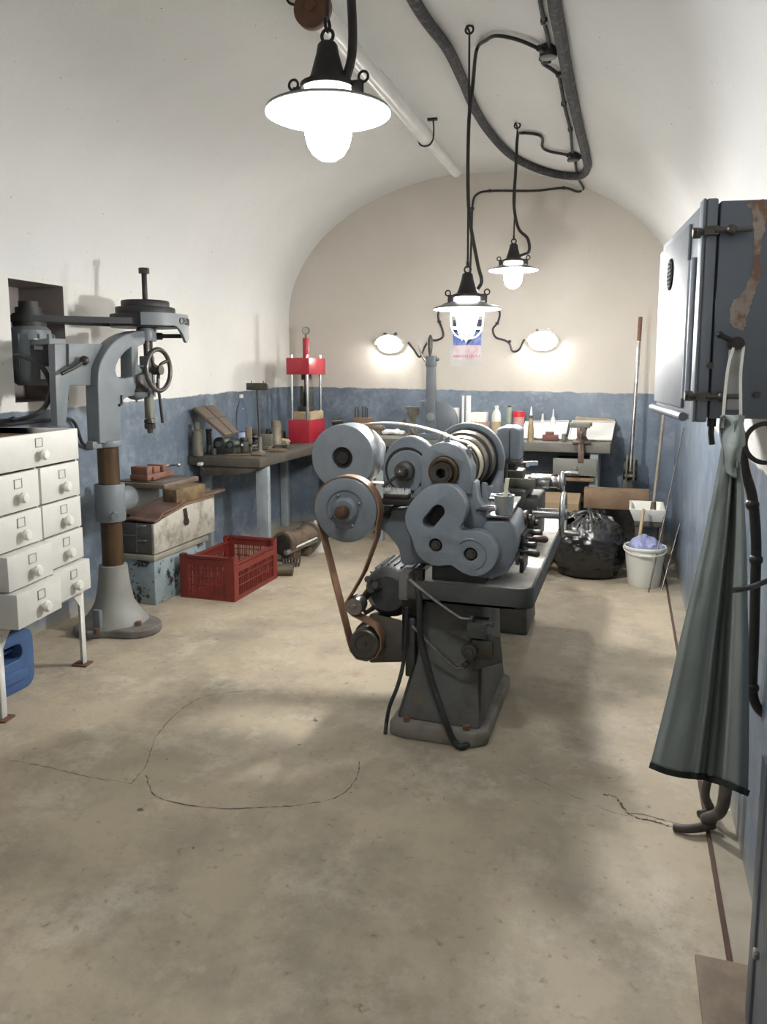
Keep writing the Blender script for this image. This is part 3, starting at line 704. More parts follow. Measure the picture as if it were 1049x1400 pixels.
# machine vise on the table
t = thing('machine_vise', 'oxide-red drill vise lying on the pillar drill table', 'vise', (-2.9, 4.22, .877))
b = MB(); vx0, vx1, vy0, vy1 = -2.985, -2.855, 4.09, 4.38; zb_ = .878
b.box2((vx0, vy0, zb_), (vx1, vy1, zb_+.035)); b.box2((vx0-.025, vy0+.04, zb_), (vx1+.02, vy0+.1, zb_+.018)); b.build('vise_body', OXRED, t, .004)
b = MB(); b.box2((vx0+.004, vy0+.005, zb_+.035), (vx1-.004, vy0+.06, zb_+.085)); b.box2((vx0+.004, vy1-.11, zb_+.035), (vx1-.004, vy1-.07, zb_+.08)); b.build('vise_jaw', OXRED, t, .004)
b = MB(); b.box2((vx0+.02, vy0+.1, zb_+.036), (vx1-.02, vy0+.17, zb_+.075)); b.build('sliding_jaw', OXRED, t, .004)
b = MB(); b.cyl(((vx0+vx1)/2, vy1-.16, zb_+.056), ((vx0+vx1)/2, vy1+.06, zb_+.056), .012); b.cyl(((vx0+vx1)/2-.07, vy1+.05, zb_+.056), ((vx0+vx1)/2+.07, vy1+.05, zb_+.062), .007); b.sph(((vx0+vx1)/2+.07, vy1+.05, zb_+.062), .014); b.build('vise_screw', STEEL, t)

# wooden strips and block between drill table and chest
ch_y0, ch_y1, cx1 = 4.29, 5.075, -2.965; chz0, chz1 = .352, .615
b = MB(); b.box2((-3.30, 4.30, 0.0), (-2.976, 4.96, .31))
t = thing('storage_box', 'chipped pale blue metal storage box on the floor under the wooden chest', 'storage box', (-3.14, 4.62, 0))
b.build('box_body', BLUECH, t, .008)
b = MB(); b.box2((-3.31, 4.285, .305), (-2.964, 4.98, .345)); b.build('box_lid', mat('worn_trunk_lid', (.3, .28, .22), .6, 0, (.16, .16, .14), 8, .6), t, .006)
b = MB(); b.tube([(-2.974, 4.55, .2), (-2.955, 4.56, .19), (-2.95, 4.62, .18), (-2.955, 4.68, .19), (-2.974, 4.69, .2)], .007, 8, sub=4); b.build('box_handle', DSTEEL, t)
t = thing('wooden_chest', 'limewashed wooden chest with dark end stacked on the blue metal box', 'chest', (-3.13, 4.68, .346))
b = MB()
fy = [(ch_y0, chz0), (ch_y1, chz0+.006), (ch_y1, chz1), (4.70, .617), (4.40, .572), (ch_y0, .552)]
b.prism([(-2.985, y, z) for y, z in fy], (.022, 0, 0)); b.build('front_board', WOODW, t, .003)
b = MB(); b.box2((-3.30, ch_y0+.001, chz0), (-2.985, ch_y0+.022, .555)); en = b.build('end_board', mat('dark_chest_end', (.05, .048, .045), .6, 0, (.1, .1, .095), 6, .5), t, .003)
b = MB(); b.box2((-3.31, ch_y0-.004, .47), (-2.985, ch_y0+.002, .476)); b.box2((-3.10, ch_y0-.004, .355), (-3.094, ch_y0+.002, .55)); b.build('wire_strap', STEEL, en)
for zz in (.43, .53):
    b = MB(); b.tube([(-3.085, ch_y0+.002, zz), (-3.075, ch_y0-.02, zz+.01), (-3.03, ch_y0-.022, zz+.016), (-3.02, ch_y0+.002, zz+.012)], .006, 8, sub=3); b.build('end_handle', STEEL, en)
b = MB(); b.box2((-3.30, ch_y1-.02, chz0), (-2.985, ch_y1, .60)); b.box2((-3.30, ch_y0+.02, chz0), (-2.985, ch_y1-.02, chz0+.02)); b.box2((-3.31, ch_y0+.02, chz0+.02), (-3.29, ch_y1-.02, .6)); b.build('chest_body', WOODW, t, .003)
b = MB(); lp = [(4.41, .575), (4.70, .617), (ch_y1+.01, .617), (ch_y1+.01, .632), (4.695, .632), (4.40, .59)]
b.prism([(-3.31, y, z) for y, z in lp], (.345, 0, 0)); b.build('chest_lid', WOODB, t, .003)
b = MB(); b.tube([(-2.958, 4.66, .60), (-2.955, 4.665, .565), (-2.955, 4.67, .525)], .01, flat=(.016, .005), up=(0, 1, 0)); b.cyl((-2.963, 4.672, .505), (-2.948, 4.672, .505), .026, n=16); b.build('hasp', DSTEEL, t)
# things on the chest
o = MB(); o.hexa([(-3.0, 4.63, .633), (-2.975, 4.98, .633), (-3.10, 5.0, .633), (-3.13, 4.65, .633)], [(-3.0, 4.63, .735), (-2.975, 4.98, .735), (-3.10, 5.0, .735), (-3.13, 4.65, .735)])
tag(o.build('wood_block', mat('split_log_wood', (.2, .14, .065), .7, 0, (.07, .04, .025), 9, .7, bump=.3, bscale=25), None, .008), 'rough yellow-brown wooden block on top of the limewashed chest', 'block')
o = MB(); o.box2((-3.04, 4.99, .633), (-2.98, 5.28, .652))
tag(o.build('wood_strip', WOODB, None, .003), 'thin brown strip of wood sticking out over the end of the chest', 'strip')
def cloth(u, v):
    x = -3.20+.24*v; y = 4.30+.36*u
    zb0 = .566 + .03*max(0, min(1, (y-4.36)/.04)) + max(0, y-4.40)*.142 + .004
    return (x, y, zb0+.004+.004*math.sin(9*u+5*v))
b = MB(); b.grid(cloth, 24, 18); o = b.build('leather_sheet', mat('brown_leather', (.14, .075, .05), .6, 0, (.09, .05, .04), 8, .6), solid=.012)
tag(o, 'brown leather sheet draped on the low end of the chest', 'leather sheet')

# red crate
t = thing('plastic_crate', 'red slatted plastic crate on the floor before the bench', 'crate', (-2.71, 4.85, 0))
kx0, kx1, ky0, ky1, kh = -2.925, -2.507, 4.525, 5.19, .305
def crate_wall(b, p0, p1, dip=False):
    p0, p1 = V(p0), V(p1); d = (p1-p0); L = d.length; d.normalize(); n_ = V((-d.y, d.x, 0)); th = .014
    def bar(s0, s1, za, zb, t=th, o=0.):
        q0 = p0-n_*o; t = t+o
        b.hexa([q0+d*s0+V((0, 0, za)), q0+d*s1+V((0, 0, za)), q0+d*s1+n_*t+V((0, 0, za)), q0+d*s0+n_*t+V((0, 0, za))],
               [q0+d*s0+V((0, 0, zb)), q0+d*s1+V((0, 0, zb)), q0+d*s1+n_*t+V((0, 0, zb)), q0+d*s0+n_*t+V((0, 0, zb))])
    top = kh if not dip else kh-.045
    e = .0007*crate_wall.n; crate_wall.n += 1
    bar(.003, L-.003, 0-e*.3, .03+e); bar(.004, L-.004, top-.065, top-.02, th, .0008); bar(.012, L-.012, top-.014+e, top+e, .026, .004)
    bar(.001, .062, .001+e, kh-.001-e, th+.002, .0016); bar(L-.062, L-.001, .001+e, kh-.001-e, th+.002, .0016)
    bar(.002, .05, kh-.02, kh+e, .028, .005); bar(L-.05, L-.002, kh-.02, kh+e, .028, .005)
    for z in (.095, .155, .205): bar(.07, L-.07, z, z+.006, .009, -.001)
    n = int(L/.022)
    for k in range(1, n):
        s = .07+(L-.14)*k/n; w = .004 if k % 4 else .009
        bar(s-w/2, s+w/2, .028, top-.06, .008, -.0025)
b = MB(); crate_wall.n = 0
crate_wall(b, (kx0, ky0, 0), (kx1, ky0, 0)); crate_wall(b, (kx1, ky0, 0), (kx1, ky1, 0), True)
crate_wall(b, (kx1, ky1, 0), (kx0, ky1, 0)); crate_wall(b, (kx0, ky1, 0), (kx0, ky0, 0), True)
b.build('crate_body', REDC, t)
b = MB(); b.box2((kx0+.01, ky0+.01, .006), (kx1-.01, ky1-.01, .016)); b.build('crate_bottom', REDC, t)
# ================================================================== THE LATHE
SX, SZ = -.744, 1.131                       # spindle axis (along Y)
lt = thing('metal_lathe', 'big grey metal-turning lathe in the middle of the workshop floor', 'lathe', (-.66, 3.9, 0))
def l(x, y, Y): return PY(x, y, Y)
def circ(c, r, n=28, rev=False):
    o = [V((c[0]+r*math.cos(2*PI*k/n), c[1], c[2]+r*math.sin(2*PI*k/n))) for k in range(n)]
    return o[::-1] if rev else o
# pedestals
b = MB(); bp = [(-.935, 3.01), (-.87, 2.985), (-.57, 2.985), (-.51, 3.03), (-.51, 3.66), (-.57, 3.72), (-.87, 3.72), (-.935, 3.66)]
b.prism([(x, y, 0) for x, y in bp], (0, 0, .065)); b.build('base_plate', mat('cement_splashed_base', (.22, .2, .17), .8, 0, (.1, .085, .065), 5, .7, bump=.2), lt, .012)
b = MB(); b.hexa([(-.915, 3.04, .06), (-.54, 3.03, .06), (-.54, 3.68, .06), (-.915, 3.68, .06)], [(-.86, 3.13, .30), (-.555, 3.11, .30), (-.555, 3.62, .30), (-.86, 3.62, .30)])
b.hexa([(-.86, 3.13, .30), (-.555, 3.11, .30), (-.555, 3.62, .30), (-.86, 3.62, .30)], [(-.82, 3.16, .585), (-.56, 3.16, .585), (-.56, 3.60, .585), (-.82, 3.60, .585)])
b.build('front_pedestal', STAND, lt, .02, 3)
for x in (-.6, -.86):
    b = MB(); b.cyl((x, 3.02, .06), (x, 3.02, .085), .016, n=6); b.build('anchor_bolt', RUST, lt)
b = MB(); b.hexa([(-.88, 4.45, 0), (-.52, 4.45, 0), (-.52, 4.85, 0), (-.88, 4.85, 0)], [(-.8, 4.5, .585), (-.56, 4.5, .585), (-.56, 4.8, .585), (-.8, 4.8, .585)]); b.build('rear_pedestal', STAND, lt, .02)
# chip tray
TX0, TX1, TY0, TY1, TZ = -.90, -.345, 3.06, 4.95, .59
def rr(x0, x1, y0, y1, r, n=5):
    return [(x, y) for x, y in rrect(x0, x1, y0, y1, r, n)]
b = MB(); ou = rr(TX0, TX1, TY0, TY1, .07); inn = rr(TX0+.012, TX1-.012, TY0+.012, TY1-.012, .06)
b.prism([(x, y, TZ) for x, y in ou], (0, 0, .012))
b.prism([(x, y, TZ) for x, y in ou], (0, 0, .085), [[(x, y, TZ) for x, y in inn[::-1]]])
b.build('chip_tray', GREYD, lt, .003)
b = MB(); b.prism([(x, y, TZ+.013) for x, y in rr(TX0+.014, TX1-.014, TY0+.014, TY1-.014, .058)], (0, 0, .045)); b.build('tray_swarf', mat('pale_swarf_dust', (.68, .66, .61), .5, .1, (.25, .23, .19), 9, .6, (.52, .65), .3, 60), lt)
# bed and feet
b = MB(); b.box2((-.80, 3.2, TZ+.05), (-.56, 3.55, .74)); b.box2((-.80, 4.45, TZ+.05), (-.56, 4.8, .74)); b.build('bed_foot', GREYD, lt, .01)
b = MB(); b.box2((-.82, 3.16, .72), (-.54, 4.92, .84)); b.build('bed', GREYD, lt, .008)
for x in (-.80, -.58):
    b = MB(); b.prism([(x-.03, 3.7, .84), (x+.03, 3.7, .84), (x+.03, 3.7, .855), (x, 3.7, .875), (x-.03, 3.7, .855)], (0, 1.22, 0)); b.build('bed_way', STEEL, lt)
# headstock casting
b = MB()
hs = [(-.90, .84), (-.55, .84), (-.555, .95), (-.60, 1.02), (-.61, 1.09), (-.86, 1.09), (-.90, 1.0)]
b.prism([(x, 3.20, z) for x, z in hs], (0, .10, 0)); b.prism([(x, 3.74, z) for x, z in hs], (0, .10, 0))
hs2 = [(-.90, .84), (-.55, .84), (-.56, .96), (-.60, .99), (-.86, .99), (-.90, .97)]
b.prism([(x, 3.30, z) for x, z in hs2], (0, .44, 0)); b.build('headstock', GREY, lt, .012)
def bearing(y0, y1):
    b = MB(); pr = [V((-.845, y0, 1.04)), V((-.625, y0, 1.04)), V((-.625, y0, 1.15))]
    pr += [V((SX+.11*math.cos(a), y0, SZ+.02+.105*math.sin(a))) for a in [PI*k/14 for k in range(1, 14)]] + [V((-.845, y0, 1.15))]
    b.prism(pr, (0, y1-y0, 0), [circ((SX, y0, SZ), .066, 28, True)]); c = b.build('bearing_cap', GREY, lt, .008)
    for s in (-1, 1):
        e = MB(); e.cyl((SX+s*.095, (y0+y1)/2, 1.185), (SX+s*.095, (y0+y1)/2, 1.225), .014, n=6); e.cyl((SX+s*.095, (y0+y1)/2, 1.222), (SX+s*.095, (y0+y1)/2, 1.24), .008, n=8); e.build('cap_bolt', STEEL, c)
    e = MB(); e.lathe([(.014, 0), (.014, .015), (.02, .02), (.018, .03), (0, .036)], (SX, (y0+y1)/2, SZ+.12), n=14); e.build('oil_cup', BRIGHT, c)
bearing(3.18, 3.29); bearing(3.74, 3.84)
b = MB(); b.pipe((SX, 3.16, SZ), (SX, 3.3, SZ), .065, .047, 32); b.build('bearing_bush', BRONZE, lt, .003)
b = MB(); b.pipe((SX, 3.125, SZ), (SX, 3.95, SZ), .044, .022, 32); b.build('spindle', DSTEEL, lt)
b = MB(); b.pipe((SX, 3.12, SZ), (SX, 3.14, SZ), .036, .021, 28); b.build('spindle_nut', DSTEEL, lt)
# cone pulley with half ring guard
ys = [3.31, 3.405, 3.50, 3.59, 3.68]
for k, r in enumerate((.082, .104, .124, .142)):
    b = MB(); y0, y1 = ys[k], ys[k+1]; d = y1-y0
    b.lathe([(.04, 0), (r-.004, 0), (r, .008), (r+.003, d/2), (r, d-.008), (r-.004, d), (.04, d), (.04, 0)], (SX, y0, SZ), (0, 1, 0), 56); b.build('cone_pulley_step', mat('cone_pulley_iron', (.12, .108, .09), .36, .6, (.07, .06, .045), 12, .5), lt)
b = MB(); prof = [V((SX+.178*math.cos(a), 3.685, SZ+.178*math.sin(a))) for a in [-.35+(PI+.7)*k/36 for k in range(37)]]
inner = [V((SX+.148*math.cos(a), 3.685, SZ+.148*math.sin(a))) for a in [-.35+(PI+.7)*k/36 for k in range(37)]][::-1]
b.prism(prof+inner, (0, .05, 0)); b.build('gear_guard_ring', GREY, lt, .008, 3)
b = MB(); b.lathe([(.04, 0), (.146, 0), (.146, .04), (.04, .04), (.04, 0)], (SX, 3.69, SZ), (0, 1, 0), 48); b.build('bull_gear', DSTEEL, lt)
b = MB(); sd = [(3.28, .93), (3.75, .93), (3.75, 1.12), (3.70, 1.09), (3.62, 1.055), (3.52, 1.04), (3.42, 1.04), (3.34, 1.055), (3.28, 1.08)]
b.prism([(-.60, y, z) for y, z in sd], (.025, 0, 0)); b.build('headstock_cheek', GREY, lt, .006)
for (y, z) in ((3.33, .93), (3.33, 1.0), (3.52, .93)):
    e = MB(); e.cyl((-.575, y, z), (-.545, y, z), .014, n=12); e.sph((-.54, y, z), .014, n=12, m=8); e.build('cheek_screw', BRIGHT, lt)
# lathe chuck behind
b = MB(); b.lathe([(.03, 0), (.10, 0), (.105, .01), (.105, .08), (.095, .09), (.03, .09), (.03, 0)], (SX, 3.86, SZ), (0, 1, 0), 40); b.build('lathe_chuck', STEEL, lt, )
# back gear guard with disc, boss and lever
BG = 3.22
og = spline([l(x, y, BG) for x, y in ((527, 669), (523.5, 648), (525, 626), (534, 608), (550, 598), (566, 597), (580, 604), (590, 613), (602, 617), (615, 618), (619, 640), (604, 662), (594, 684), (582, 700), (572, 694), (561, 672), (546, 668))], 4, True)
b = MB(); b.prism(og, (0, .06, 0)); b.build('back_gear_guard', GREY, lt, .01, 3)
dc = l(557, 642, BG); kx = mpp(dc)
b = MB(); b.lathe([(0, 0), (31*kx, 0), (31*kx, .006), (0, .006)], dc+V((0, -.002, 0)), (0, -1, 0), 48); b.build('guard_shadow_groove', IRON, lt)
b = MB(); b.lathe([(0, 0), (28.5*kx, 0), (28.5*kx, .014), (27*kx, .018), (0, .018)], dc+V((1.5*kx, -.002, -1.5*kx)), (0, -1, 0), 48); b.build('guard_disc', GREY, lt)
b = MB(); b.lathe([(0, 0), (14*kx, 0), (13*kx, .035), (8*kx, .04), (7*kx, .075), (0, .078)], dc+V((-1*kx, -.018, -1*kx)), (0, -1, 0), 28); hub = b.build('lever_hub', DSTEEL, lt)
b = MB(); hb = dc+V((-1*kx, -.10, -1*kx)); b.sph(hb, 7*kx, n=18, m=12); b.cyl(hb, l(525, 664, BG-.11), 3*kx, 2.2*kx, 12); b.sph(l(525, 664, BG-.11), 2.6*kx); b.build('shift_lever', DSTEEL, lt)
# three-lobed change gear cover
GC = 3.09
oc = [(595.6, 662.6), (611, 663), (624, 669), (633, 681), (637, 698), (633, 713), (629, 722), (636, 727.5), (657, 727.6), (671, 736), (679.5, 753), (677, 770), (666, 783), (651, 788), (637, 785), (626, 779), (617.6, 773.2), (608, 772.8), (598.7, 774), (585, 770), (573, 761), (567, 749), (562, 734), (555, 718), (554.5, 702), (562, 687), (572, 676), (583, 667)]
b = MB(); kg = mpp(l(600, 720, GC))
sl = []
c1, c2 = l(587, 713.5, GC), l(599, 699, GC); dd = (c2-c1).normalized(); nn = V((-dd.z, 0, dd.x)); r = 9.3*kg
for k in range(13): a = PI*k/12; sl.append(c2+nn*(r*math.cos(a))*-1+dd*r*math.sin(a))
for k in range(13): a = PI*k/12; sl.append(c1+nn*(r*math.cos(a))-dd*r*math.sin(a))
h1, h2 = l(595.6, 745.6, GC), l(643.4, 758, GC)
b.prism(spline([l(x, y, GC) for x, y in oc], 4, True), (0, .085, 0), [sl, circ(h1, 9.4*kg, 24, True), circ(h2, 9.4*kg, 24, True)])
gcv = b.build('gear_cover', mat('gear_cover_paint', (.2, .23, .262), .4, 0, (.1, .113, .125), 8, .45, (.48, .66), .08, 40), lt, .007, 3)
b = MB(); b.prism(spline([l(x, y, GC+.087) for x, y in oc], 4, True), (0, .012, 0)); b.build('cover_backing', IRON, lt)
for h in (h1, h2):
    e = MB(); e.cyl(h+V((0, .004, 0)), h+V((0, .07, 0)), 6.8*kg, n=20); e.cyl(h+V((0, -.004, 0)), h+V((0, .01, 0)), 4.5*kg, n=6); e.build('cover_bolt', DSTEEL, gcv)
e = MB(); e.torus(h2+V((0, -.001, 0)), (0, 1, 0), 21*kg, .004, 30, 6, -2.4, 1.2, (1, 0, 0)); e.build('cover_rib', GREY, gcv)
# feed gearbox with flat top, right of the cover
b = MB(); zt = l(690, 709, 3.16).z
bt = [l(664, 709, 3.16), l(697, 710, 3.16), PZ(713, 682, zt), PZ(686, 681, zt)]
for p_ in bt: p_.z = zt
b.prism(bt, (0, 0, .012)); b.build('gearbox_lid', STEEL, lt, .004)
b = MB(); fr = spline([l(x, y, 3.175) for x, y in ((664, 711), (697, 711))], 3) + [l(x, y, 3.175) for x, y in ((706, 722), (709, 742), (703, 768), (692, 786), (672, 792), (650, 790), (640, 760))]
b.prism(fr, (0, .34, 0)); b.build('feed_gearbox', GREY, lt, .014, 3)
gx = l(709, 742, 3.2).x
b = MB(); b.box2((gx-.002, 3.26, .69), (gx+.016, 3.42, .86)); plx = b.build('selector_plate', IRON, lt, .006)
for (x, y, x2, y2, Y, m) in ((716, 727, 742, 729, 3.40, DSTEEL), (716, 735, 750, 738, 3.33, mat('dark_red_grip', (.07, .03, .025), .4)), (710, 744, 734, 746, 3.28, IRON), (709, 753, 738, 758, 3.22, IRON)):
    e = MB(); A_ = l(x, y, Y); B2 = l(x2, y2, Y); m_ = A_+(B2-A_)*.35
    e.cyl((gx, A_.y, A_.z), m_, .006, n=10); e.lathe([(.006, 0), (.014, .01), (.0155, (B2-m_).length*.85), (.008, (B2-m_).length), (0, (B2-m_).length)], m_, B2-m_, 14); e.build('selector_lever', m, lt)
for (x, y, Y, r) in ((719, 708, 3.45, .035), (728, 715, 3.5, .032), (707, 763, 3.22, .03)):
    e = MB(); c = l(x, y, Y); e.cyl((gx-.01, c.y, c.z), (c.x+.01, c.y, c.z), r, n=20); e.cyl((c.x+.01, c.y, c.z), (c.x+.03, c.y, c.z), r*.5, n=14); e.build('dial_knob', DSTEEL, lt, .003)
# reverse lever at the front
b = MB(); b.cyl(l(640, 697, 3.3), l(656, 697, 3.2), .014, n=12); b.sph(l(644, 695, 3.24), .017); b.lathe([(.007, 0), (.013, .03), (.017, .07), (.012, .1), (0, .105)], l(652, 697, 3.2), l(676, 695, 3.16)-l(652, 697, 3.2), 14); b.build('reverse_lever', BRIGHT, lt)
b = MB(); b.cyl(l(645, 712, 3.25), l(668, 700, 3.3), .02, n=14); b.build('banjo_shaft', IRON, lt)
# carriage, cross slide, tool post
b = MB(); b.box2((-.86, 3.98, .85), (-.50, 4.36, .94)); b.build('saddle', GREYD, lt, .008)
b = MB(); b.box2((-.52, 4.0, .66), (-.43, 4.34, .9)); b.build('apron', GREYD, lt, .012)
b = MB(); b.box2((-.80, 4.08, .94), (-.46, 4.27, .99)); b.build('cross_slide', mat('dull_slide_steel', (.2, .19, .165), .4, .6, (.1, .09, .07), 12, .6), lt, .004)
b = MB(); b.box2((-.50, 4.10, .985), (-.385, 4.25, 1.0)); b.box2((-.46, 4.12, .94), (-.39, 4.23, .985)); b.build('slide_cover', BRIGHT, lt, .003)
cz = .968
b = MB(); b.cyl((-.39, 4.17, cz), (-.35, 4.17, cz), .03, n=20); b.cyl((-.35, 4.17, cz), (-.335, 4.17, cz), .036, n=24); b.build('slide_dial', STEEL, lt, .002)
b = MB(); b.torus((-.325, 4.17, cz), (1, 0, 0), .05, .011, 28, 10); b.cyl((-.34, 4.17, cz), (-.31, 4.17, cz), .018); b.tube([(-.325, 4.17, cz-.05), (-.325, 4.17, cz+.05)], .008); b.tube([(-.325, 4.12, cz), (-.325, 4.22, cz)], .008); b.lathe([(.007, 0), (.014, .03), (.013, .07), (0, .08)], (-.315, 4.17, cz+.05), (1, 0, 0), 12); b.build('cross_handwheel', STEEL, lt)
b = MB(); wy, wz = 4.02, PY(768, 703, 4.02).z; b.torus((-.305, wy, wz), (1, 0, 0), .105, .014, 40, 12); b.cyl((-.33, wy, wz), (-.285, wy, wz), .03)
for a in (.3, 2.4, 4.5): b.cyl((-.31, wy, wz), (-.305, wy+.105*math.cos(a), wz+.105*math.sin(a)), .01, n=8)
b.lathe([(.008, 0), (.016, .03), (.014, .08), (0, .09)], (-.30, wy-.06, wz-.085), (1, 0, 0), 14); b.build('carriage_handwheel', STEEL, lt)
b = MB(); b.cyl((-.46, wy, wz), (-.33, wy, wz), .026, n=20); b.build('handwheel_shaft', STEEL, lt)
b = MB(); b.box2((-.72, 4.10, .99), (-.53, 4.24, 1.03)); b.build('top_slide', DSTEEL, lt, .004)
b = MB(); b.box2((-.67, 4.12, 1.03), (-.57, 4.22, 1.10)); b.cyl((-.62, 4.17, 1.1), (-.62, 4.17, 1.13), .02); tp = b.build('tool_post', DSTEEL, lt, .004)
b = MB(); b.cyl((-.56, 4.13, 1.06), (-.49, 4.0, 1.075), .012, n=10); b.box((-.52, 4.2, 1.06), (.12, .022, .022), (0, 0, .5)); b.build('tool_bit', BRIGHT, lt)
# upright grey box with rounded top
b = MB(); x0, x1 = l(678, 600, 3.92).x, l(711, 600, 3.92).x; zb_, zt_ = l(690, 629, 3.92).z, l(690, 585, 3.92).z
pr = [(x0, zb_), (x1, zb_), (x1, zt_-.01), ((x0+x1)/2+.03, zt_+.006), ((x0+x1)/2-.03, zt_+.006), (x0, zt_-.01)]
b.prism([(x, 3.92, z) for x, z in pr], (0, .17, 0)); cb = b.build('upright_gear_box', GREY, lt, .012, 3)
b = MB(); b.box2((x0+.07, 3.914, zb_+.005), (x0+.074, 3.922, zt_-.01)); b.build('box_seam', IRON, cb)
b = MB(); b.box2((x0+.02, 3.95, .94), (x0+.055, 4.0, zb_)); b.box2((x0+.01, 3.93, zb_-.02), (x1, 4.08, zb_)); b.build('box_post', DSTEEL, lt, .003)
# tailstock
b = MB(); b.hexa([(-.82, 4.55, .86), (-.56, 4.55, .86), (-.56, 4.8, .86), (-.82, 4.8, .86)], [(-.80, 4.57, 1.05), (-.69, 4.57, 1.05), (-.69, 4.78, 1.05), (-.80, 4.78, 1.05)]); b.cyl((SX, 4.46, SZ-.02), (SX, 4.84, SZ-.02), .055, n=24); b.build('tailstock', GREY, lt, .006)
# drum, step pulley and lower pulley on the countershaft arm
D0 = l(468, 626, 3.28); kd = mpp(D0); rd = 45.2*kd
b = MB(); b.lathe([(15*kd, .0), (rd-.004, 0), (rd, .004), (rd, .02), (rd+.002, .024), (rd+.002, .15), (rd-.01, .16), (15*kd, .16), (15*kd, 0)], D0, (0, 1, 0), 64); b.build('belt_drum', mat('drum_paint', (.25, .275, .30), .35, .1, (.15, .168, .185), 8, .4), lt)
b = MB(); b.lathe([(0, .02), (15*kd, .02), (15*kd, .06), (0, .06)], D0, (0, 1, 0), 32); b.lathe([(0, -.0), (8*kd, -.0), (9.5*kd, .01), (9.5*kd, .06), (0, .06)], D0, (0, 1, 0), 24); b.build('drum_hub', IRON, lt)
b = MB(); b.lathe([(0, 0), (.132, 0), (.134, .04), (.132, .08), (0, .08)], D0+V((0, .163, 0)), (0, 1, 0), 48); b.build('step_pulley', STEEL, lt)
b = MB(); b.cyl(D0+V((0, .02, 0)), D0+V((0, .42, 0)), .02, n=16); b.build('countershaft', STEEL, lt)
b = MB(); b.hexa([D0+V((-.06, .40, -.05)), D0+V((.0, .40, -.07)), V((-.86, D0.y+.40, .88)), V((-.86, D0.y+.40, 1.02))], [D0+V((-.06, .46, -.05)), D0+V((.0, .46, -.07)), V((-.86, D0.y+.46, .88)), V((-.86, D0.y+.46, 1.02))]); b.cyl(D0+V((0, .38, 0)), D0+V((0, .48, 0)), .06, n=24); b.build('drum_bracket', GREY, lt, .006)
b = MB(); cc = l(459, 577, 3.33); b.cyl(cc+V((-.02, 0, 0)), cc+V((.03, .02, .005)), .014, n=10); b.box(cc+V((0, .03, -.015)), (.03, .06, .02)); b.build('drum_clamp', DSTEEL, lt)
# belt from step pulley to cone
yb_ = 3.455
def beltpath(A_, ra, B2, rb, n=16):
    d = B2-A_; L = d.length; d = d/L; base = math.atan2(d.z, d.x); phi = math.acos((rb-ra)/L); o = []
    for k in range(n+1):
        a = base+PI-(PI-phi)+ (2*PI-2*phi)*k/n if False else base+phi+(2*PI-2*phi)*k/n; o.append(A_+V((math.cos(a), 0, math.sin(a)))*ra)
    for k in range(n+1):
        a = base-phi+2*phi*k/n; o.append(B2+V((math.cos(a), 0, math.sin(a)))*rb)
    return o
bp_ = beltpath(V((D0.x, 3.483, D0.z)), .137, V((SX, 3.455, SZ)), .112)
for k in range(1, 8): t_ = k/8; bp_.append(bp_[33].lerp(bp_[0], t_)+V((0, 0, .038*math.sin(PI*t_)**.8)))
b = MB(); b.tube(bp_, .01, closed=True, flat=(.034, .003), up=(0, 1, 0)); b.build('cone_belt', BELTC, lt)
# lower pulley
P0 = l(472, 698, 3.05); kp = mpp(P0); rp = 44.6*kp; zP = P0
b = MB(); b.lathe([(0, .0), (26*kp, .0), (28*kp, -.008), (rp-.006, -.008), (rp, -.004), (rp, .085), (0, .085)], P0+V((0, .008, 0)), (0, 1, 0), 64)
b.build('lower_pulley', GREY, lt)
b = MB(); b.lathe([(0, -.022), (15*kp, -.022), (18*kp, -.012), (19*kp, .006), (27*kp, .006)], P0, (0, 1, 0), 40)
for a in (.5, 2.07, 3.6, 5.2): b.sph(P0+V((23*kp*math.cos(a), 0.002, 23*kp*math.sin(a))), 2.4*kp, n=10, m=6)
b.build('pulley_hub', GREY, lt)
b = MB(); b.cyl(P0+V((0, -.06, 0)), P0+V((0, .3, 0)), .029, n=20); b.cyl(P0+V((0, -.07, 0)), P0+V((0, -.055, 0)), .024, n=6); b.build('pulley_shaft', mat('dark_rusty_shaft', (.075, .05, .04), .5, .4, (.13, .06, .04), 14, .6), lt, .003)
# arm carrying the countershaft
ar = [l(x, y, 3.19) for x, y in ((455, 690), (455, 705), (515, 722), (534, 737), (545, 752), (549, 771), (565, 772), (600, 760), (610, 690), (575, 690), (548, 696), (532, 693), (515, 688), (485, 683))]
b = MB(); b.prism(spline(ar, 3, True), (0, .075, 0)); b.build('countershaft_arm', GREY, lt, .01)
b = MB(); b.tube([l(530, 703, 3.17), l(536, 695, 3.17), l(548, 690, 3.17), l(572, 688, 3.17)], .008, 8, sub=4); b.cyl(l(531, 700, 3.18), l(528, 707, 3.18), .014, n=10); b.build('arm_lever', IRON, lt)
b = MB(); zl = l(540, 683, 3.12).z; b.box2((l(520, 684, 3.12).x, 3.12, zl-.025), (l(562, 684, 3.12).x, 3.26, zl)); b.build('tool_ledge', IRON, lt, .004)
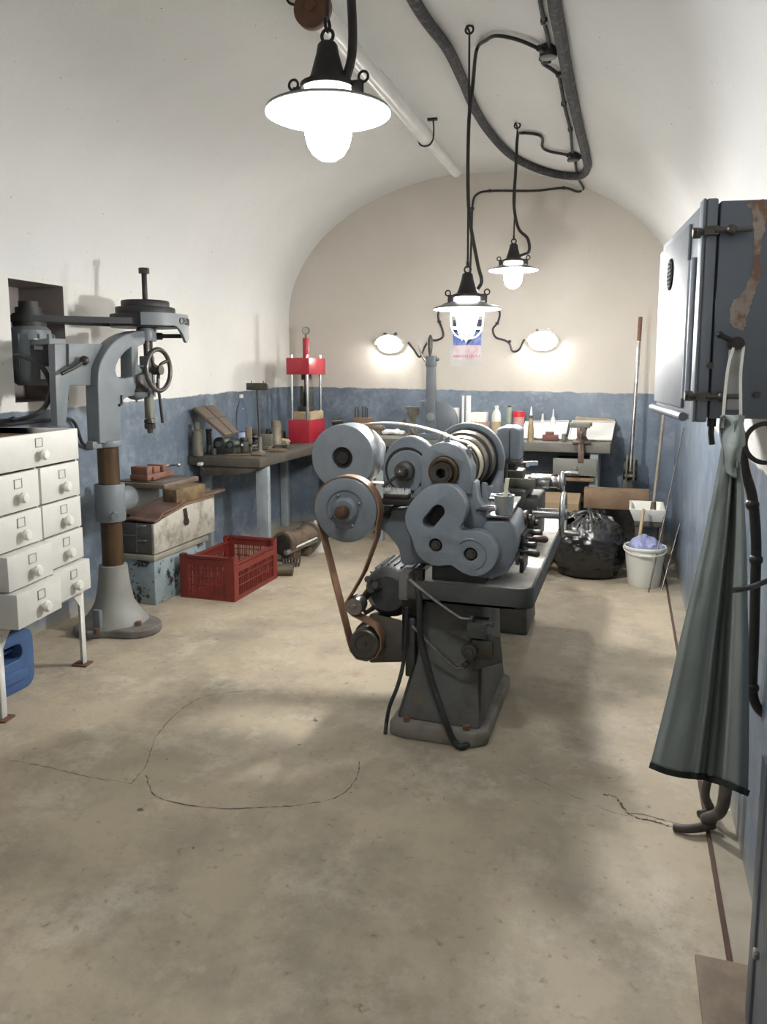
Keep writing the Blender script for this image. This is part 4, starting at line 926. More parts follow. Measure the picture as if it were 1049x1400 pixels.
# belt down to the motor
Yb = 3.095
mp_ = V((l(498, 881, 3.06).x, Yb, l(498, 881, 3.06).z)); lp_ = V((P0.x, Yb, P0.z)); rb_ = rp+.006
path = [lp_+V((rb_*math.cos(a), 0, rb_*math.sin(a))) for a in [math.radians(199-(199+17)*k/26) for k in range(27)]]
dn = [(513, 736), (495, 785), (479, 813), (472, 824), (473, 834), (481, 842), (497, 850), (511, 858), (519.5, 871), (520.5, 886), (514, 899), (501, 904), (487, 901), (479, 891), (475, 878), (463, 830)]
path += [V((l(x, y, 3.06).x, Yb, l(x, y, 3.06).z)) for x, y in dn]
b = MB(); b.tube(path, .01, closed=True, flat=(.032, .003), up=(0, 1, 0)); b.build('motor_belt', LEATH, lt)
b = MB(); rm = 21.2*mpp(mp_); b.lathe([(0, -.01), (.012, -.01), (.012, 0), (rm*.55, 0), (rm*.6, -.006), (rm*.9, -.006), (rm, 0), (rm, .07), (0, .07)], mp_+V((0, -.035, 0)), (0, 1, 0), 40); b.build('motor_pulley', DSTEEL, lt)
ic = l(486, 828, 3.08); b = MB(); b.lathe([(0, -.005), (.01, -.005), (.012, 0), (.037, 0), (.04, .006), (.04, .07), (0, .07)], V((ic.x, 3.06, ic.z)), (0, 1, 0), 28); b.build('tension_roller', STEEL, lt)
b = MB(); b.cyl(V((ic.x, 3.1, ic.z)), V((ic.x, 3.2, ic.z)), .014); b.tube([V((ic.x, 3.19, ic.z)), l(505, 808, 3.19), l(520, 800, 3.19)], .018, 10); b.tube([V((ic.x-.005, 3.18, ic.z-.03)), l(500, 838, 3.18), l(512, 830, 3.18)], .012, 8); b.build('tension_arm', DSTEEL, lt)
mo_ = l(530, 812, 3.22)
b = MB(); b.lathe([(0, 0), (.08, 0), (.112, .03), (.12, .05), (.12, .26), (.1, .3), (0, .3)], mo_, (0, 1, 0), 40)
for k in range(10):
    a = .4+2.3*k/9; b.box(mo_+V((.122*math.cos(a), .15, .122*math.sin(a))), (.014, .2, .007), (0, -a, 0))
b.build('drive_motor', mat('sooty_motor_paint', (.05, .05, .052), .5, 0, (.09, .09, .09), 12, .5), lt)
for (x, y) in ((503, 792), (507, 806), (512, 800)):
    e = MB(); e.cyl(l(x, y, 3.17), l(x, y, 3.24), .016, n=8); e.build('terminal_nut', DSTEEL, lt)
b = MB(); b.hexa([l(x, y, 3.14) for x, y in ((506, 838), (551, 848), (551, 905), (505, 906))], [l(x, y, 3.30) for x, y in ((506, 838), (551, 848), (551, 905), (505, 906))]); b.cyl(V((mp_.x, 3.14, mp_.z)), V((mp_.x, 3.3, mp_.z)), 24*mpp(mp_), n=32); b.build('gear_motor_case', mat('brown_grey_case', (.085, .075, .06), .55, 0, (.05, .04, .03), 8, .6), lt, .01)
b = MB(); b.box2((l(545, 800, 3.08).x, 3.08, l(545, 820, 3.08).z), (l(559, 800, 3.08).x, 3.16, l(559, 783, 3.08).z)); b.build('switch_box', mat('switch_box_grey', (.16, .16, .15), .5), lt, .006)
b = MB(); b.box2((l(554, 880, 3.12).x, 3.12, l(554, 925, 3.12).z), (l(567, 880, 3.12).x, 3.15, l(567, 846, 3.12).z)); b.build('mounting_bar', GREYD, lt, .008, 3)
b = MB(); b.box2((l(550, 850, 3.16).x, 3.155, l(550, 905, 3.16).z), (l(578, 850, 3.16).x, 3.2, l(578, 780, 3.16).z)); b.build('mounting_plate', IRON, lt, .004)
for pts in (((560, 792), (590, 817), (624, 841), (632, 845), (644, 846)), ((564, 855), (590, 882), (620, 910), (627, 913), (637, 911))):
    b = MB(); b.tube([l(x, y, 3.06) for x, y in pts], .007, 8, sub=4); b.build('control_rod', STEEL, lt)
b = MB(); b.box2((l(640, 865, 3.06).x, 3.04, l(640, 870, 3.06).z), (l(666, 865, 3.06).x, 3.14, l(666, 852, 3.06).z)); b.cyl(l(645, 850, 3.06), l(645, 842, 3.06), .012, n=8); b.cyl(l(660, 853, 3.05), l(672, 852, 3.05), .007); b.cyl(l(671, 853, 3.05), l(676, 853, 3.05), .016, n=8); b.build('lever_block', GREYD, lt, .004)
b = MB(); c = l(641, 892, 3.02); b.cyl(c, c+V((0, .1, 0)), .032, n=20); b.cyl(c+V((0, -.012, 0)), c, .02, n=16); b.box(c+V((.05, .07, .01)), (.09, .08, .07)); b.cyl(l(634, 911, 3.06), l(640, 905, 3.06), .012); b.build('lever_pivot', DSTEEL, lt, .003)
b = MB(); b.hexa([l(x, y, 3.06) for x, y in ((645, 918), (688, 906), (684, 870), (660, 868))], [l(x, y, 3.12) for x, y in ((645, 918), (688, 906), (684, 870), (660, 868))]); b.build('pivot_bracket', GREYD, lt, .006)
b = MB(); b.tube([l(570, 790, 3.08), l(574, 830, 3.05), l(575, 870, 3.04), l(583, 905, 3.02), l(596, 948, 3.0), l(609, 985, 2.965)]+[PZ(620, 1012, .03), PZ(630, 1021, .016), PZ(641, 1017, .016)], .014, 10, sub=6); b.build('floor_hose', RUBB, lt)
b = MB(); b.tube([l(557, 830, 3.10), l(554, 880, 3.08), l(551, 910, 3.05), l(543, 940, 3.0), l(533, 965, 2.98)]+[PZ(529, 985, .05), PZ(527, 1003, .012)], .009, 8, sub=6); b.build('motor_cable', RUBB, lt)
# can with a brush standing on the gearbox
t = thing('metal_can', 'small tin can holding a pale stick on top of the lathe gearbox', 'can', bt[0])
ct = zt+.0125; cc = PZ(689, 702, ct); r = 13.2*mpp(cc)
b = MB(); b.lathe([(0, 0), (r*.93, 0), (r*.93, .01), (r, .022), (r*1.0, .075), (r*1.06, .08), (r*.96, .08), (r*.93, .006), (0, .006)], cc, n=36); b.cyl(cc+V((-r*1.05, 0, .076)), cc+V((-r*1.35, 0, .076)), .008, n=8); b.build('can_body', mat('galvanised_tin', (.42, .45, .45), .38, .7, (.3, .32, .32), 14, .6), t)
b = MB(); b.tube([cc+V((0, 0, .01)), cc+V((.003, 0, .06)), cc+V((.012, 0, .15))], .007, 8, flat=(.008, .004), up=(1, 0, 0)); b.build('stirring_stick', mat('pale_stick', (.6, .57, .45), .7), t)
t = thing('bristle_brush', 'white bristle brush lying on the ledge behind the lower pulley', 'brush', l(545, 677, 3.16))
zb_ = zl+.001; A_ = l(527, 680, 3.17); B2 = l(560, 678, 3.17)
b = MB(); b.box2((A_.x, 3.14, zb_), (B2.x, 3.20, zb_+.018)); b.build('brush_back', DSTEEL, t, .003)
b = MB()
for i in range(15):
    for j in range(4):
        x = A_.x+.004+(B2.x-A_.x-.008)*i/14; y = 3.148+.044*j/3; b.cyl((x, y, zb_+.018), (x+random.uniform(-.004, .004), y+random.uniform(-.004, .004), zb_+.04+random.uniform(-.003, .004)), .003, .002, 5)
b.build('bristles', ENAMEL, t)
# ================================================================== BENCHES, PRESS, BACK WALL
BZ = .895                                        # left bench top
lb = thing('workbench', 'grimy dark wooden workbench along the left wall, cluttered with tools', 'workbench', (-3.02, 6.3, 0))
b = MB(); b.box2((XL+.005, 5.32, BZ-.075), (-2.70, YB-.005, BZ)); b.build('bench_top', WOODD, lb, .006)
for (y, m) in ((5.50, GREENB), (7.0, GREENB)):
    b = MB(); b.box2((-2.83, y, 0), (-2.725, y+.05, BZ-.075)); b.build('leg', m, lb, .004)
    b = MB(); b.box2((XL+.01, y, 0), (XL+.09, y+.05, BZ-.075)); b.build('leg', m, lb, .004)
b = MB(); b.prism([(XL+.1, 5.34, BZ-.0755), (-2.72, 5.34, BZ-.0755), (-2.80, 5.34, BZ-.12), (-2.95, 5.34, BZ-.145), (XL+.1, 5.34, BZ-.16)], (0, .025, 0)); b.build('front_rail', WOODD, lb, .003)
# back bench
CZ, CYF, CXR = .962, 6.6, -.137
bb = thing('workbench', 'grey wooden workbench across the back wall under the two bulkhead lamps', 'workbench', (-1.4, 6.95, 0))
b = MB(); b.box2((-2.69, CYF, CZ-.078), (CXR, YB-.005, CZ)); b.build('bench_top', mat('grey_bench_wood', (.135, .13, .11), .7, 0, (.08, .075, .062), 6, .6, bump=.2, bscale=25), bb, .006)
for x in (-2.2, -1.2, -.30):
    b = MB(); b.box2((x, CYF+.05, 0), (x+.07, CYF+.12, CZ-.078)); b.build('leg', GREENB, bb, .004)
    b = MB(); b.box2((x, YB-.12, 0), (x+.07, YB-.05, CZ-.078)); b.build('leg', GREENB, bb, .004)
b = MB(); b.box2((-2.6, CYF+.15, .42), (-.26, YB-.02, .45)); b.build('lower_shelf', WOODD, bb, .003)
xa, xb = PY(756, 640, CYF-.03).x, PY(816, 640, CYF-.03).x; za_, zb_ = PY(780, 650, CYF-.03).z, PY(780, 627, CYF-.03).z
b = MB(); b.box2((xa, CYF-.03, za_), (xb, CYF-.008, zb_)); b.box2((xa+.01, CYF-.008, za_+.01), (xb-.01, CYF+.4, zb_-.02)); d = b.build('drawer', GREEND, bb, .004)
b = MB(); c = PY(786, 640, CYF-.03); b.lathe([(.012, 0), (.012, .012), (.024, .02), (.022, .034), (0, .04)], c, (0, -1, 0), 18); b.build('drawer_knob', OLIVE, d)
b = MB(); b.box2((xa-.15, CYF-.02, za_-.05), (xb-.02, CYF+.3, za_-.02)); b.build('drawer_rail', WOODB, bb, .003)
DY = 0.
def pxy(P): v = V(P)-EY; k = v.dot(FW); return (CX+FPX*v.dot(RT)/k, CY-FPX*v.dot(UP)/k)
def stand(x, y, z, ymax=7.2, xmin=XL+.09):      # foot of a thing standing on a bench, kept inside the room; DY = pixels its foot sank
    global DY
    p_ = PZ(x, y, z)
    if p_.y > ymax: p_ = PY(x, y, ymax)
    if p_.x < xmin: p_ = PX(x, y, xmin)
    p_ = V((p_.x, p_.y, z)); DY = max(0., pxy(p_)[1]-y); return p_, mpp(p_)
ez = .0012
# --- items on the left bench
p_, k = stand(271, 622, BZ); b = MB(); b.lathe([(0, 0), (7*k, 0), (7*k, 34*k), (4.5*k, 36*k), (4.2*k, 45*k), (0, 46*k)], p_+V((0, 0, ez)), n=24)
tag(b.build('steel_cylinder', OLIVE), 'olive steel cylinder with a narrower top at the near edge of the left bench', 'cylinder')
p_, k = stand(286, 607, BZ); b = MB(); b.cyl(p_+V((0, .0, ez)), p_+V((0, .0, .19)), .022, n=20); b.cyl(p_+V((0, .0, .19)), p_+V((0, .0, .2)), .028, n=20)
tag(b.build('pipe_stub', TOOLD), 'dark pipe stub standing close behind the olive steel cylinder', 'pipe')
# tilted lid on dark case
t = thing('tool_case', 'brown ribbed case lid leaning back open over a dark tool case on the left bench', 'case', PZ(285, 600, BZ))
cA = [PX(x, y, X_) for (x, y, X_) in ((265, 556, -3.28), (293, 553, -3.28), (327, 590, -2.98), (309, 594, -2.98))]
nA = (cA[1]-cA[0]).cross(cA[3]-cA[0]).normalized()
if nA.z < 0: nA = -nA
b = MB(); b.hexa([c_-nA*.03 for c_ in cA], cA); b.build('case_lid', mat('brown_case_cloth', (.13, .1, .075), .75, 0, (.09, .07, .05), 9, .5), t, .008)
b = MB()
e1, e2 = cA[1]-cA[0], cA[3]-cA[0]
for u in (.5,): b.tube([cA[0]+e1*u+nA*.002, cA[3]+(cA[2]-cA[3])*u+nA*.002], .003, 6)
for u in (.45,): b.tube([cA[0]+e2*u+nA*.002, cA[1]+(cA[2]-cA[1])*u+nA*.002], .003, 6)
b.build('lid_strap', TOOLD, t)
b = MB(); q0 = PZ(241, 617, BZ); b.box2((-3.33, 5.80, BZ+ez), (-3.12, 5.99, BZ+.085)); b.build('case_bottom', TOOLD, t, .006)
t = thing('machine_dividing_head', 'dark oily dividing head lying on the left bench before the case', 'machine part', (-3.13, 5.58, BZ))
p_ = V((-3.13, 5.58, BZ+ez))
b = MB(); b.box(p_+V((0, 0, .025)), (.2, .12, .05)); b.cyl(p_+V((-.03, -.07, .08)), p_+V((-.03, .08, .08)), .055, n=24); b.cyl(p_+V((.06, -.05, .07)), p_+V((.06, .06, .07)), .04, n=20); b.build('head_body', mat('dark_green_iron', (.04, .05, .042), .45, .2, (.02, .02, .018), 12, .5), t, .005)
b = MB(); b.cyl(p_+V((-.03, -.095, .08)), p_+V((-.03, -.07, .08)), .022, n=16); b.cyl(p_+V((.06, -.065, .07)), p_+V((.06, -.05, .07)), .018, n=16); b.cyl(p_+V((.1, 0, .06)), p_+V((.16, -.03, .075)), .01); b.build('arbor', STEEL, t)
# plastic bottle
p_, k = stand(331, 592, BZ, 7.1, XL+.1); p_ = V((p_.x, p_.y, BZ+ez)); t = thing('plastic_bottle', 'large clear plastic bottle against the blue wall on the left bench', 'bottle', p_)
b = MB(); r = 8*k; h = (50+DY)*k; b.lathe([(0, 0), (r*.8, 0), (r, .01), (r, h*.3), (r*.93, h*.34), (r, h*.38), (r, h*.62), (r*.85, h*.74), (r*.4, h*.9), (r*.3, h*.92), (r*.3, h*.97), (0, h*.97)], p_, n=32); b.build('bottle_body', GLASSY, t)
b = MB(); b.pipe(p_+V((0, 0, .02)), p_+V((0, 0, h*.3)), r*1.015, r*1.0, 32); b.build('bottle_label', mat('pale_blue_label', (.36, .45, .62), .4, 0, (.5, .56, .66), 9, .6), t)
b = MB(); b.cyl(p_+V((0, 0, h*.965)), p_+V((0, 0, h*1.03)), r*.34, n=16); b.build('bottle_cap', WPLAS, t)
p_, k = stand(340, 592, BZ, 7., XL+.3); b = MB(); hh_ = (20+DY*.5)*k; b.box(p_+V((0, 0, hh_/2+ez)), (8*k, 8*k, hh_), (0, 0, .3)); o = b.build('wood_block', mat('worn_block_wood', (.19, .145, .10), .7, 0, (.09, .065, .045), 9, .7), None, .004); tag(o, 'upright pale wooden block beside the plastic bottle on the left bench', 'block')
# T-shaped stand
p_, k = stand(356, 621, BZ); t = thing('roller_stand', 'tall thin stand with a flat crosspiece at the front corner of the left bench', 'stand', p_)
b = MB(); b.lathe([(0, 0), (.045, 0), (.045, .012), (.018, .03), (.014, .14), (0, .14)], p_+V((0, 0, ez)), n=20); b.build('stand_base', OLIVE, t)
top = PY(352, 531, p_.y)
b = MB(); b.cyl(p_+V((0, 0, .1)), top, .011, n=12); b.build('stand_post', TOOLD, t)
b = MB(); b.box(top+V((0, 0, .015)), (31*k, .03, 9.5*k)); b.cyl(top+V((-.05, 0, .03)), top+V((-.05, 0, .062)), .004); b.cyl(top+V((.055, 0, .03)), top+V((.055, 0, .062)), .004); b.build('crosspiece', TOOLD, t, .003)
p_, k = stand(378, 593, BZ, 6.95, XL+.3); b = MB(); r = 6.7*k; dz_ = DY*k; b.lathe([(0, 0), (r, 0), (r*1.03, .01), (r, .02), (r, 17*k+dz_), (r*1.04, 17.5*k+dz_), (r*.92, 17.5*k+dz_), (r*.9, .01), (0, .01)], p_+V((0, 0, ez)), n=28)
tag(b.build('tin_can', mat('stained_tin', (.36, .33, .26), .45, .4, (.2, .12, .06), 10, .7)), 'open stained tin can near the red press on the left bench', 'can')
p_, k = stand(390, 608, BZ); b = MB(); b.sph(p_+V((0, 0, .03)), .05, (1, .8, .62), 24, 16)
for v in b.bm.verts: v.co += v.co.normalized()*0 + V((noise.noise(v.co*40), noise.noise(v.co*40+V((5, 0, 0))), noise.noise(v.co*40+V((0, 7, 0)))))*.014; v.co.z = max(v.co.z, BZ+ez)
tag(b.build('rag', mat('oily_rag', (.4, .33, .22), .9, 0, (.2, .15, .1), 14, .6)), 'crumpled beige rag beside the foot of the red press', 'rag')
p_, k = stand(379, 618, BZ); b = MB(); b.box(p_+V((0, .02, .012+ez)), (24*k, .05, .022), (0, 0, .15)); tag(b.build('wood_offcut', WOODB, None, .003), 'flat brown offcut lying on the front edge of the left bench', 'wood')
p_, k = stand(376, 609, BZ, 6.6); b = MB(); b.hexa([p_+V((x, y, ez)) for x, y in ((-.13, .03), (.08, .10), (.06, .16), (-.15, .09))], [p_+V((x, y, .035)) for x, y in ((-.13, .03), (.08, .10), (.06, .16), (-.15, .09))]); tag(b.build('iron_bar', TOOLD, None, .004), 'dark flat iron bar lying in front of the tin can', 'bar')
# plier handles and small arbor press parts
def pliers(px, py, rot, label, mm):
    p_ = V((px, py, BZ)); t = thing('pliers', label, 'pliers', p_); R = Matrix.Rotation(rot, 3, 'Z')
    for s in (-1, 1):
        b = MB(); b.tube([p_+R @ V((s*.004, -.06, .014)), p_+R @ V((s*.006, 0, .016)), p_+R @ V((s*.03, .06, .018)), p_+R @ V((s*.028, .12, .016))], .009, 8, sub=4); b.build('plier_arm', mm, t)
    b = MB(); b.cyl(p_+V((0, 0, .006)), p_+V((0, 0, .026)), .014, n=14); b.build('plier_pivot', STEEL, t)
pliers(-2.81, 6.06, .6, 'dark pliers lying behind the foot of the tall thin stand', TOOLD)
pliers(-3.13, 6.09, -.5, 'steel pliers lying beside the plastic bottle on the left bench', STEEL)
def smallvise(px, py, label, z, s=1., m=TOOLD, rot=0):
    p_, k = stand(px, py, z); p_ = p_+V((0, 0, ez)); t = thing('bench_vise', label, 'vise', p_); R = Matrix.Rotation(rot, 3, 'Z')
    B = lambda b, c, d: b.box(p_+R @ V(c)*s, [q_*s for q_ in d], (0, 0, rot))
    b = MB(); b.lathe([(0, 0), (.055*s, 0), (.05*s, .015*s), (.03*s, .03*s), (.03*s, .06*s), (0, .06*s)], p_, n=20); B(b, (0, .03, .085), (.07, .12, .06)); b.build('vise_base', m, t, .003)
    b = MB(); B(b, (0, .07, .135), (.10, .03, .05)); b.build('fixed_jaw', m, t, .003)
    b = MB(); B(b, (0, -.02, .13), (.10, .03, .055)); B(b, (0, -.05, .095), (.045, .08, .045)); b.build('sliding_jaw', m, t, .003)
    b = MB(); b.cyl(p_+R @ V((0, -.09, .095))*s, p_+R @ V((0, -.14, .095))*s, .012*s); b.cyl(p_+R @ V((-.06, -.13, .10))*s, p_+R @ V((.06, -.13, .09))*s, .006*s); b.build('vise_handle', STEEL, t)
smallvise(350, 606, 'small dark bench vise amid the tools of the left bench', BZ, .85, TOOLD, .5)
p_, k = stand(366, 606, BZ); b = MB(); p_ = p_+V((0, -.02, ez)); b.box(p_+V((0, 0, .02)), (.05, .09, .04)); b.box(p_+V((0, .03, .08)), (.03, .03, .1)); b.tube([p_+V((0, .03, .12)), p_+V((.03, -.03, .1)), p_+V((.05, -.06, .05))], .008, 8, sub=4)
tag(b.build('clamp_tool', TOOLD, None, .003), 'dark clamp tool with a curved arm right of the tall thin stand', 'clamp')
p_, k = stand(250, 612, BZ, 7, XL+.03); p_ = V((XL+.06, 5.42, BZ)); b = MB()
b.cyl(p_+V((0, 0, ez)), p_+V((0, 0, .17)), .014, n=12); b.cyl(p_+V((0, 0, .17)), p_+V((0, 0, .2)), .009, n=12)
tag(b.build('steel_bar', OLIVE), 'short steel bar standing by the wall at the left end of the bench', 'bar')
def clutter(name, px, py, fn, m, label, cat, bev=.003):
    p_ = V((px, py, BZ)); k = 0; b = MB(); fn(b, p_+V((0, 0, ez)), k); return tag(b.build(name, m, None, bev), label, cat)
clutter('gear_wheel', -3.18, 5.735, lambda b, p, k: (b.cyl(p, p+V((0, 0, .035)), .06, n=28), b.cyl(p+V((0, 0, .035)), p+V((0, 0, .06)), .028, n=18)), TOOLD, 'dark gear blank lying between the dividing head and the tool case', 'gear')
clutter('angle_plate', -3.0, 6.0, lambda b, p, k: (b.box(p+V((0, 0, .012)), (.12, .1, .022)), b.box(p+V((0, .04, .065)), (.12, .022, .12))), OLIVE, 'olive angle plate behind the upright pale wooden block', 'angle plate')
clutter('hammer', -2.99, 6.06, lambda b, p, k: (b.cyl(p+V((-.05, .08, .02)), p+V((.05, .02, .02)), .018, n=14), b.cyl(p+V((0, .05, .02)), p+V((.11, .20, .016)), .010, n=10)), DSTEEL, 'steel hammer lying right of the foot of the tall thin stand', 'hammer')
clutter('file_tool', -2.95, 5.45, lambda b, p, k: (b.box(p+V((0, 0, .006)), (.2, .022, .01), (0, 0, .25)), b.cyl(p+V((.1, .026, .013)), p+V((.18, .046, .013)), .013, n=12)), WOODB, 'file with a brown handle lying at the front of the left bench', 'file')
clutter('machine_block', -3.17, 6.63, lambda b, p, k: (b.box(p+V((0, 0, .05)), (.13, .12, .10), (0, 0, .2)), b.cyl(p+V((0, 0, .1)), p+V((0, 0, .15)), .03, n=16)), TOOLD, 'dark machine block with a round top left of the red press', 'machine part', .006)
clutter('wood_wedge', -3.02, 5.85, lambda b, p, k: b.hexa([p+V(q) for q in ((-.09, 0, 0), (.05, -.01, 0), (.05, .05, 0), (-.09, .05, 0))], [p+V(q) for q in ((-.09, 0, .03), (.05, -.01, .008), (.05, .05, .008), (-.09, .05, .03))]), WOODD, 'grimy wooden wedge lying at the foot of the tall thin stand', 'wedge')
clutter('steel_bush', -3.165, 5.43, lambda b, p, k: b.pipe(p, p+V((0, 0, .05)), .025, .015, 20), DSTEEL, 'short steel bush standing at the bench edge before the dividing head', 'bush', 0)
clutter('chuck_body', -3.03, 5.70, lambda b, p, k: (b.cyl(p+V((0, 0, 0)), p+V((0, 0, .09)), .05, n=28), b.cyl(p+V((0, 0, .09)), p+V((0, 0, .12)), .035, n=20), b.box(p+V((.05, 0, .06)), (.03, .03, .03))), TOOLD, 'dark drill chuck body standing before the upright pale wooden block', 'chuck')
c = PY(276, 636, 5.325); b = MB(); b.box(c+V((0, -.02, .012)), (.04, .04, .022), (.2, 0, 0)); o = b.build('bench_clamp', WPLAS, None, .005); tag(o, 'small white tag hanging from the front edge of the left bench', 'tag')
b = MB(); b.tube([c+V((.01, -.035, .005)), c+V((.03, -.04, -.02)), c+V((.04, -.035, -.05))], .003, 6, sub=4); b.build('string', TOOLD, o)
# --- red hydraulic press
px_ = -2.735; py0 = 6.42; pz_ = BZ+ez
c0 = PZ(423, 606, BZ); px_ = c0.x; py0 = c0.y
t = thing('hydraulic_press', 'red hydraulic press on steel rods at the far end of the left bench', 'press', (px_-.1, py0+.2, pz_))
kq = mpp(c0); W = 28*kq/.9; DP = .40
H1 = 31*kq
b = MB(); b.box2((px_-W, py0, pz_), (px_, py0+DP, pz_+H1)); b.build('press_base', REDP, t, .004)
zh0, zh1 = PY(421, 512, py0).z, PY(421, 489, py0).z
b = MB(); b.box2((px_-W-.01, py0-.005, zh0), (px_+.01, py0+DP, zh1)); b.build('press_head', REDP, t, .004)
for dx in (.025, W-.03):
    for dy in (.03, DP-.05):
        b = MB(); x_, y_ = px_-dx, py0+dy; b.cyl((x_, y_, pz_+H1-.005), (x_, y_, zh0+.005), .015, n=14); b.cyl((x_, y_, zh1-.002), (x_, y_, zh1+.03), .013, n=12); b.build('guide_rod', BRIGHT, t)
mxp, myp = px_-W/2, py0+DP/2
b = MB(); b.cyl((mxp, myp, zh1-.002), (mxp, myp, PY(421, 462, myp).z), .032, n=24); b.build('press_cylinder', REDP, t, .004)
gz = PY(422, 452, myp).z; b = MB(); b.cyl((mxp, myp-.012, gz), (mxp, myp+.02, gz), .037, n=28); b.cyl((mxp, myp, gz-.07), (mxp, myp, gz-.03), .012, n=10); ga = b.build('pressure_gauge', OLIVE, t, .003)
b = MB(); b.cyl((mxp, myp-.0135, gz), (mxp, myp-.0115, gz), .03, n=24); b.build('gauge_dial', mat('grey_dial', (.35, .35, .32), .4), ga)
b = MB(); b.cyl((mxp, myp, zh0+.005), (mxp, myp, zh0-.05), .05, n=20); b.cyl((mxp, myp, zh0-.05), (mxp, myp, zh0-.14), .022, n=16); b.sph((mxp, myp, zh0-.145), .026, n=12, m=8); b.build('press_ram', mat('dark_red_iron', (.07, .02, .02), .5), t)
b = MB(); b.box2((px_-W+.012, py0+.05, pz_+H1), (px_+.0, py0+DP-.04, pz_+H1+11*kq)); b.build('wooden_pad', WOODL, t, .003)
b = MB(); zz = pz_+H1+11*kq; b.box2((mxp-.06, myp-.08, zz), (mxp+.05, myp+.08, zz+.05)); b.box2((mxp-.045, myp-.06, zz+.05), (mxp-.01, myp+.06, zz+.24)); b.box2((mxp+.015, myp-.06, zz+.05), (mxp+.05, myp+.06, zz+.2)); b.build('press_block', TOOLD, t, .004)
# --- things on the floor under the left bench
p_, k = stand(398, 762, 0); t = thing('rusty_pump', 'rusty pump with an open dark end on the floor under the left bench', 'pump', p_)
A_ = V((-2.66, 5.62, .16)); B2 = V((-2.60, 6.02, .15))
b = MB(); d = (B2-A_); b.lathe([(.075, .03), (.075, .0), (.1, .0), (.105, .05), (.085, .09), (.085, d.length*.75), (.1, d.length*.8), (.1, d.length), (0, d.length)], A_, d, 28); b.lathe([(.075, .03), (0, .03)], A_, d, 28); b.box(A_+d*.3+V((0, 0, -.11)), (.12, .14, .07)); b.box(A_+d*.8+V((0, 0, -.11)), (.12, .1, .07)); b.build('pump_body', mat('rusty_brown_iron', (.15, .105, .07), .65, .2, (.06, .045, .035), 12, .7, bump=.2), t, )
b = MB(); dn_ = d.normalized(); b.cyl(A_-dn_*.02, A_+dn_*.06, .07, n=24); b.build('dark_rotor', IRON, t)
b = MB(); b.cyl(A_+V((.05, -.05, -.06)), A_+V((.16, .33, -.02)), .022, n=16); b.build('pump_shaft', STEEL, t)
b = MB(); b.lathe([(0, 0), (.12, 0), (.12, .025), (0, .025)], B2+V((0, 0, -.0)), d, 28); b.build('pump_flange', mat('rust_iron_flange', (.17, .15, .12), .6, .3), t)
p_, k = stand(398, 776, 0); t = None; A_ = V((p_.x-.07, p_.y, .038)); B2 = V((p_.x+.06, p_.y+.05, .038)); d = B2-A_; u = V((0, 0, 1)); w_ = d.normalized().cross(u)
b = MB(); b.tube([A_+d*(i/96)+(u*math.cos(2*PI*6*i/96)+w_*math.sin(2*PI*6*i/96))*.03 for i in range(97)], .0065, 8); tag(b.build('coil_spring', DSTEEL), 'dark coil spring lying on the floor in front of the rusty pump', 'spring')
p_, k = stand(389, 789, 0); b = MB(); b.cyl(p_+V((-.09, .02, .045)), p_+V((.04, .07, .045)), .044, n=24); b.cyl(p_+V((.0, .055, .045)), p_+V((.03, .066, .045)), .0455, n=24); b.cyl(p_+V((.04, .07, .045)), p_+V((.045, .072, .045)), .025, n=16)
tag(b.build('steel_roller', mat('brown_steel_roller', (.17, .14, .1), .4, .6, (.08, .06, .04), 12, .6)), 'short steel roller on the floor right of the red crate', 'roller')
p_, k = stand(439, 753, 0); t = thing('white_can', 'white can with a dark band on the floor behind the lower pulley', 'can', p_)
b = MB(); b.lathe([(0, 0), (.07, 0), (.072, .01), (.072, .25), (.06, .265), (0, .27)], p_, n=28); b.build('can_body', WPLAS, t)
b = MB(); b.pipe(p_+V((0, 0, .12)), p_+V((0, 0, .145)), .0735, .071, 28); b.build('can_band', IRON, t)
p_, k = stand(412, 738, 0); b = MB(); p_ = p_+V((.05, .35, 0)); b.cyl(p_, p_+V((0, 0, .02)), .07, n=16); b.cyl(p_, p_+V((0, 0, .27)), .022, n=12); b.cyl(p_+V((-.06, 0, .25)), p_+V((.1, -.02, .25)), .024, n=12)
tag(b.build('valve_stand', mat('dark_red_valve', (.06, .02, .018), .5)), 'dark valve with a reddish side pipe standing behind the rusty pump', 'valve')

# --- things on the back bench
t = thing('drill_stand', 'block of drill bits standing upright at the left of the back bench', 'drill stand', PZ(500, 580, CZ))
p_, k = stand(497, 583, CZ, 7.1); dd0 = DY*k; t.location = p_; b = MB(); b.box(p_+V((0, 0, 6*k+ez+dd0/2)), (24*k, .1, 12*k+dd0)); b.build('stand_block', WOODB, t, .003)
for dx, h in ((-16, 15), (-11, 15), (-10, 11), (-1, 16), (4, 15), (8, 13)):
    b = MB(); x_ = p_.x+dx*k*.72; b.cyl((x_, p_.y, CZ+11*k+dd0), (x_, p_.y, CZ+(12+h)*k+dd0), .007, n=8); b.build('drill_bit', TOOLD, t)
p_, k = stand(517, 588, CZ, 7.0); b = MB(); b.box(p_+V((0, 0, .02+ez)), (.07, .06, .04)); b.cyl(p_+V((-.05, 0, .06)), p_+V((.05, 0, .06)), .028, n=18); b.cyl(p_+V((.05, 0, .06)), p_+V((.07, 0, .06)), .012)
tag(b.build('grinder_motor', mat('brown_small_motor', (.15, .12, .08), .5, .2), None, .003), 'small brown electric motor right of the drill bits on the back bench', 'motor')
p_, k = stand(538, 592, CZ, 7.0); b = MB(); b.sph(p_+V((0, 0, .025)), .12, (1, .5, .22), 28, 14)
for v in b.bm.verts: v.co.z = max(CZ+ez, v.co.z+.02*noise.noise(v.co*25)); 
